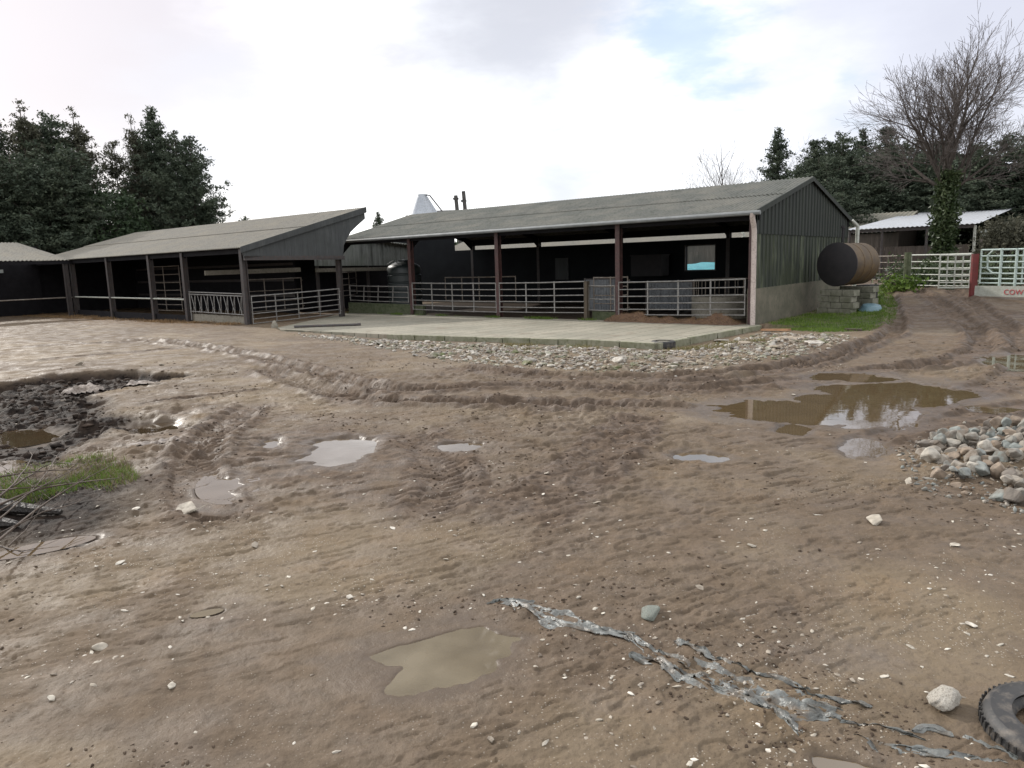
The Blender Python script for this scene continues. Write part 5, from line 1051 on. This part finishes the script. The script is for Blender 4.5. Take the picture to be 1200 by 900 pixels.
# roots and rag in the dark hole
def drape(cx, cy, w, d_, hgt, m, name, label, cat, seed, n=36, lift=.03):
    p = gnd(cx, cy); gx = np.linspace(-1, 1, n); GX, GY = np.meshgrid(gx, gx); r = np.sqrt(GX**2+GY**2)+.35*fbm(GX*1.8, GY*1.8, seed, 3)
    x = p.x+GX*w; y = p.y+GY*d_; zz = H(x.ravel(), y.ravel()).reshape(x.shape)+lift+hgt*np.clip(1-r, 0, 1)**.6*(.6+.6*np.abs(fbm(GX*3+GY, GY*3, seed+1, 3)))
    V_ = np.stack([x, y, zz], -1).reshape(-1, 3); ii = np.arange(n-1)[:, None]*n+np.arange(n-1)[None, :]; F_ = np.stack([ii, ii+1, ii+n+1, ii+n], -1).reshape(-1, 4)
    ok = (r.ravel()[F_] < 1).all(1); F_ = F_[ok]; use = np.unique(F_); mp = -np.ones(len(V_), int); mp[use] = np.arange(len(use))
    o = raw(name, V_[use]-np.array(p), mp[F_], m, None, True); o.location = p; return tag(o, label, cat)
MT['rag'] = mat('dirty_rag', (.34, .30, .27), (.20, .16, .13), 6, .8, c3=(.1, .07, .05), s3=12, bump=.8, bdist=.02)
drape(92, 449, .5, .35, .10, 'rag', 'dirty_sheet', 'crumpled pale sheet in the back of the dark muddy hollow', 'sheet', 90); drape(150, 453, .6, .3, .05, 'rag', 'dirty_sheet', 'flatter pale sheet in the dark hollow, right of the crumpled one', 'sheet', 95)
drape(180, 523, .38, .12, .02, 'rag', 'dirty_sheet', 'pale strip of sheet half buried in the mud right of the grass clump', 'sheet', 99)
# ------------------------------------------------------------------ tyres
def tyre(c, R, r, label, tilt=(0, 0), m='rubber'):
    root = thing('car_tyre', c, label, 'tyre'); b = MB(); w = .2
    prof = [(R-.02, .0), (R, .03), (R+.004, .06), (R, w-.06), (R-.02, w-.01), (R-.045, w+.004), (R-.06, w), (R-.09, w+.008), (R-.13, w+.002), (r+.035, w-.028), (r+.022, w-.022), (r, w-.035), (r-.008, w-.055), (r+.02, w-.075), (R-.09, w-.06), (R-.05, w/2), (R-.09, .06), (r+.02, .06), (r, .03), (r+.03, .01), (R-.1, -.01)]
    b.lathe(prof, 72, c, Z, True); o = b.build('casing', m, root, True)
    b = MB()
    for k in range(110):
        a = 2*pi*k/110; d = Vector((cos(a), sin(a), 0)); t = Vector((-sin(a), cos(a), 0)); b.box(c+d*(R-.0005)+Z*(.1+.04*(-1)**k), .004, .0065, .036, d, (t+Z*.25).normalized(), Z)
    b.build('tread', m, root); root.rotation_euler = (tilt[0], tilt[1], 0); return root
c = hz(1244, 838, .10); c.z = gz(c.x, c.y)-.115; tyre(c, .32, .18, 'black car tyre lying flat in wet mud at the lower right corner', (.06, -.05))
c = gnd(778, 408); c.z -= .08; tyre(c+Vector((.0, .12, .08)), .34, .2, 'dark old tyre half buried under the front edge of the pad')
# ------------------------------------------------------------------ torn plastic sheet
ps = thing('torn_plastic_sheet', gnd(760, 768), 'long torn strip of muddy grey plastic sheet across the foreground mud', 'plastic sheet')
def ribbon(pxs, widths, seed, hole=.25, fold=.03, name='strip', nu=None, nv=26):
    P = smooth_path([tuple(gnd(a, c_))[:2] for a, c_ in pxs], 10); P = np.array(P); n = len(P); L = np.concatenate([[0], np.cumsum(np.hypot(*np.diff(P, axis=0).T))])
    nu = int(L[-1]/.012); s = np.linspace(0, L[-1], nu); cx = np.interp(s, L, P[:, 0]); cy = np.interp(s, L, P[:, 1]); wd = np.interp(s, np.linspace(0, L[-1], len(widths)), widths)*(1+.35*vn(s*7, s*0, seed))
    tx = np.gradient(cx); ty = np.gradient(cy); q = np.hypot(tx, ty); nx_, ny_ = -ty/q, tx/q
    v_ = np.linspace(-1, 1, nv); SS, VV = np.meshgrid(s, v_, indexing='ij')
    lat = VV*wd[:, None]+.03*vn(SS*6, VV*1.5, seed+1); X_ = cx[:, None]+nx_[:, None]*lat+.012*vn(SS*22, VV*6, seed+6); Y_ = cy[:, None]+ny_[:, None]*lat+.012*vn(SS*22, VV*6, seed+7)
    fo = 1-np.abs(vn(SS*3+1.5*VV, VV*3.2+.8*vn(SS*4, VV, seed), seed+2)); fo2 = 1-np.abs(vn(SS*9, VV*8, seed+3))
    Z_ = H(X_.ravel(), Y_.ravel()).reshape(X_.shape)-.002+fold*.62*(fo**6)+fold*.28*fo2**4
    keep_ = (fbm(SS*5, VV*2.4, seed+4, 3)*.75+.3*(1-np.abs(VV)) > -.22+hole*1.0*(np.abs(VV)))
    Vv = np.stack([X_, Y_, Z_], -1).reshape(-1, 3); ii = np.arange(nu-1)[:, None]*nv+np.arange(nv-1)[None, :]; F_ = np.stack([ii, ii+1, ii+nv+1, ii+nv], -1).reshape(-1, 4)
    F_ = F_[keep_.ravel()[F_].all(1)]; use = np.unique(F_)
    if not len(use): return
    mp = -np.ones(len(Vv), int); mp[use] = np.arange(len(use)); raw(name, Vv[use], mp[F_], 'film', ps, True)
ribbon([(572, 706), (600, 706), (640, 722), (690, 738), (740, 748)], [.015, .08, .10, .09, .06], 120, .35, .03, nv=34)
ribbon([(735, 745), (770, 765), (830, 790), (895, 815), (955, 832), (985, 842)], [.03, .10, .13, .15, .13, .04], 130, .35, .032, nv=40)
ribbon([(738, 768), (790, 782), (850, 805), (900, 830), (935, 862)], [.02, .03, .035, .045, .015], 140, .0, .035, nv=14)
ribbon([(790, 752), (860, 778), (920, 798), (960, 815), (1020, 830)], [.012, .035, .02, .02, .005], 150, .0, .03, nv=12)
ribbon([(985, 848), (1040, 855), (1085, 868)], [.008, .014, .006], 160, 0, .025, nv=8)
ribbon([(1070, 858), (1090, 855), (1115, 862)], [.01, .04, .012], 170, 0, .03, nv=10)
ribbon([(1030, 872), (1100, 884), (1180, 896)], [.006, .012, .006], 180, 0, .02, nv=8)
ribbon([(1000, 862), (1015, 870), (1022, 880)], [.01, .025, .01], 190, 0, .02, nv=8)
ribbon([(1130, 862), (1165, 878), (1190, 892)], [.006, .012, .006], 195, 0, .02, nv=8)
# ------------------------------------------------------------------ sky, sun, camera
w = bpy.data.worlds.new('World'); S.world = w; w.use_nodes = True; nt = w.node_tree; N = nt.nodes.new; L = nt.links.new
SUNV = Vector((-.72, .69, 0)).normalized(); EL = radians(31)
sky = N('ShaderNodeTexSky'); sky.sky_type = 'NISHITA'; sky.sun_disc = False; sky.sun_elevation = EL; sky.sun_rotation = math.atan2(SUNV.x, SUNV.y)
tc = N('ShaderNodeTexCoord'); sp = N('ShaderNodeSeparateXYZ'); L(tc.outputs['Generated'], sp.inputs[0])
mp = N('ShaderNodeMapping'); mp.inputs['Scale'].default_value = (1, 1, 2.6); L(tc.outputs['Generated'], mp.inputs['Vector'])
def skynoise(scale, loc, lo, hi, det=6):
    m_ = N('ShaderNodeMapping'); m_.inputs['Location'].default_value = loc; L(mp.outputs[0], m_.inputs['Vector'])
    n = N('ShaderNodeTexNoise'); n.inputs['Scale'].default_value = scale; n.inputs['Detail'].default_value = det; n.inputs['Roughness'].default_value = .55; L(m_.outputs[0], n.inputs['Vector'])
    r = N('ShaderNodeMapRange'); r.interpolation_type = 'SMOOTHSTEP'; r.inputs[1].default_value = lo; r.inputs[2].default_value = hi; L(n.outputs[0], r.inputs[0]); return r.outputs[0], n.outputs[0]
def blob(px, py, w0, w1, noise, amt):
    d = ray(px, py).normalized(); dt = N('ShaderNodeVectorMath'); dt.operation = 'DISTANCE'; L(tc.outputs['Generated'], dt.inputs[0]); dt.inputs[1].default_value = d
    ma = N('ShaderNodeMath'); ma.operation = 'MULTIPLY_ADD'; ma.inputs[1].default_value = amt; L(noise, ma.inputs[0]); L(dt.outputs['Value'], ma.inputs[2])
    r = N('ShaderNodeMapRange'); r.interpolation_type = 'SMOOTHSTEP'; r.inputs[1].default_value = w0+amt*.5; r.inputs[2].default_value = w1+amt*.5; r.inputs[3].default_value = 1; r.inputs[4].default_value = 0; L(ma.outputs[0], r.inputs[0]); return r.outputs[0]
def mixc(f, a, c, s=None):
    m_ = N('ShaderNodeMix'); m_.data_type = 'RGBA'
    if s: k = N('ShaderNodeMath'); k.operation = 'MULTIPLY'; k.inputs[1].default_value = s; L(f, k.inputs[0]); f = k.outputs[0]
    L(f, m_.inputs[0])
    for i, q in ((6, a), (7, c)):
        if isinstance(q, tuple): setc(m_.inputs[i], q, 1)
        else: L(q, m_.inputs[i])
    return m_.outputs[2]
cl1, n1 = skynoise(2.2, (3, 1, 2), .42, .66); cl2, n2 = skynoise(4.5, (7, 2, 5), .45, .65)
col = mixc(cl1, (18, 18, 18.2), (11.0, 10.9, 11.3), .5)
col = mixc(blob(620, -70, .06, .30, n2, .3), col, (7.0, 6.9, 7.3), .95)
col = mixc(blob(80, 60, .08, .42, n2, .4), col, (7.8, 7.1, 7.3), .95)
col = mixc(blob(265, 190, .0, .18, n2, .3), col, (9.0, 9.0, 9.6), .8)
col = mixc(blob(660, 230, .0, .14, n2, .25), col, (7.8, 8.0, 8.9), .9)
col = mixc(blob(1150, 40, .12, .5, n2, .5), col, (8.8, 8.8, 9.8), .85)
col = mixc(blob(1240, -20, .05, .3, n2, .4), col, (7.0, 7.0, 8.0), .6)
sc = N('ShaderNodeVectorMath'); sc.operation = 'SCALE'; sc.inputs['Scale'].default_value = 2.0; L(sky.outputs[0], sc.inputs[0])
bl = mixc(n1, sc.outputs[0], (5.2, 7.6, 10.0)) 
col = mixc(blob(800, 45, .02, .11, n2, .45), col, (5.8, 7.6, 9.8), .7)
col = mixc(blob(480, 190, .0, .06, n2, .25), col, (8.4, 9.6, 10.6), .6)
col = mixc(blob(990, 90, .0, .05, n2, .25), col, (6.6, 8.2, 9.8), .6)
# thin cloud over the sky
fm = N('ShaderNodeMix'); fm.data_type = 'RGBA'; fm.inputs[0].default_value = .86; L(sc.outputs[0], fm.inputs[6]); L(col, fm.inputs[7])
bg = nt.nodes['Background']; L(fm.outputs[2], bg.inputs['Color']); bg.inputs['Strength'].default_value = .1
sd = bpy.data.lights.new('sun', 'SUN'); sd.energy = 3.6; sd.angle = radians(1.5); sd.color = (1, .95, .88)
so = bpy.data.objects.new('sun', sd); so.rotation_euler = (-(SUNV*cos(EL)+Z*sin(EL))).to_track_quat('-Z', 'Y').to_euler(); COL.objects.link(so)
cd = bpy.data.cameras.new('camera'); cd.sensor_width = 36; cd.lens = FPX/1200*36; cd.clip_start = .05; cd.clip_end = 5000
co = bpy.data.objects.new('camera', cd); co.matrix_world = Matrix.Translation(CAM) @ Matrix((Rt2, Up2, -Fw)).transposed().to_4x4(); COL.objects.link(co); S.camera = co
S.view_settings.view_transform = 'Standard'; S.view_settings.look = 'None'; S.view_settings.exposure = 0; S.view_settings.gamma = 1
S.render.engine = 'CYCLES'; S.cycles.max_bounces = 6; S.cycles.use_denoising = True
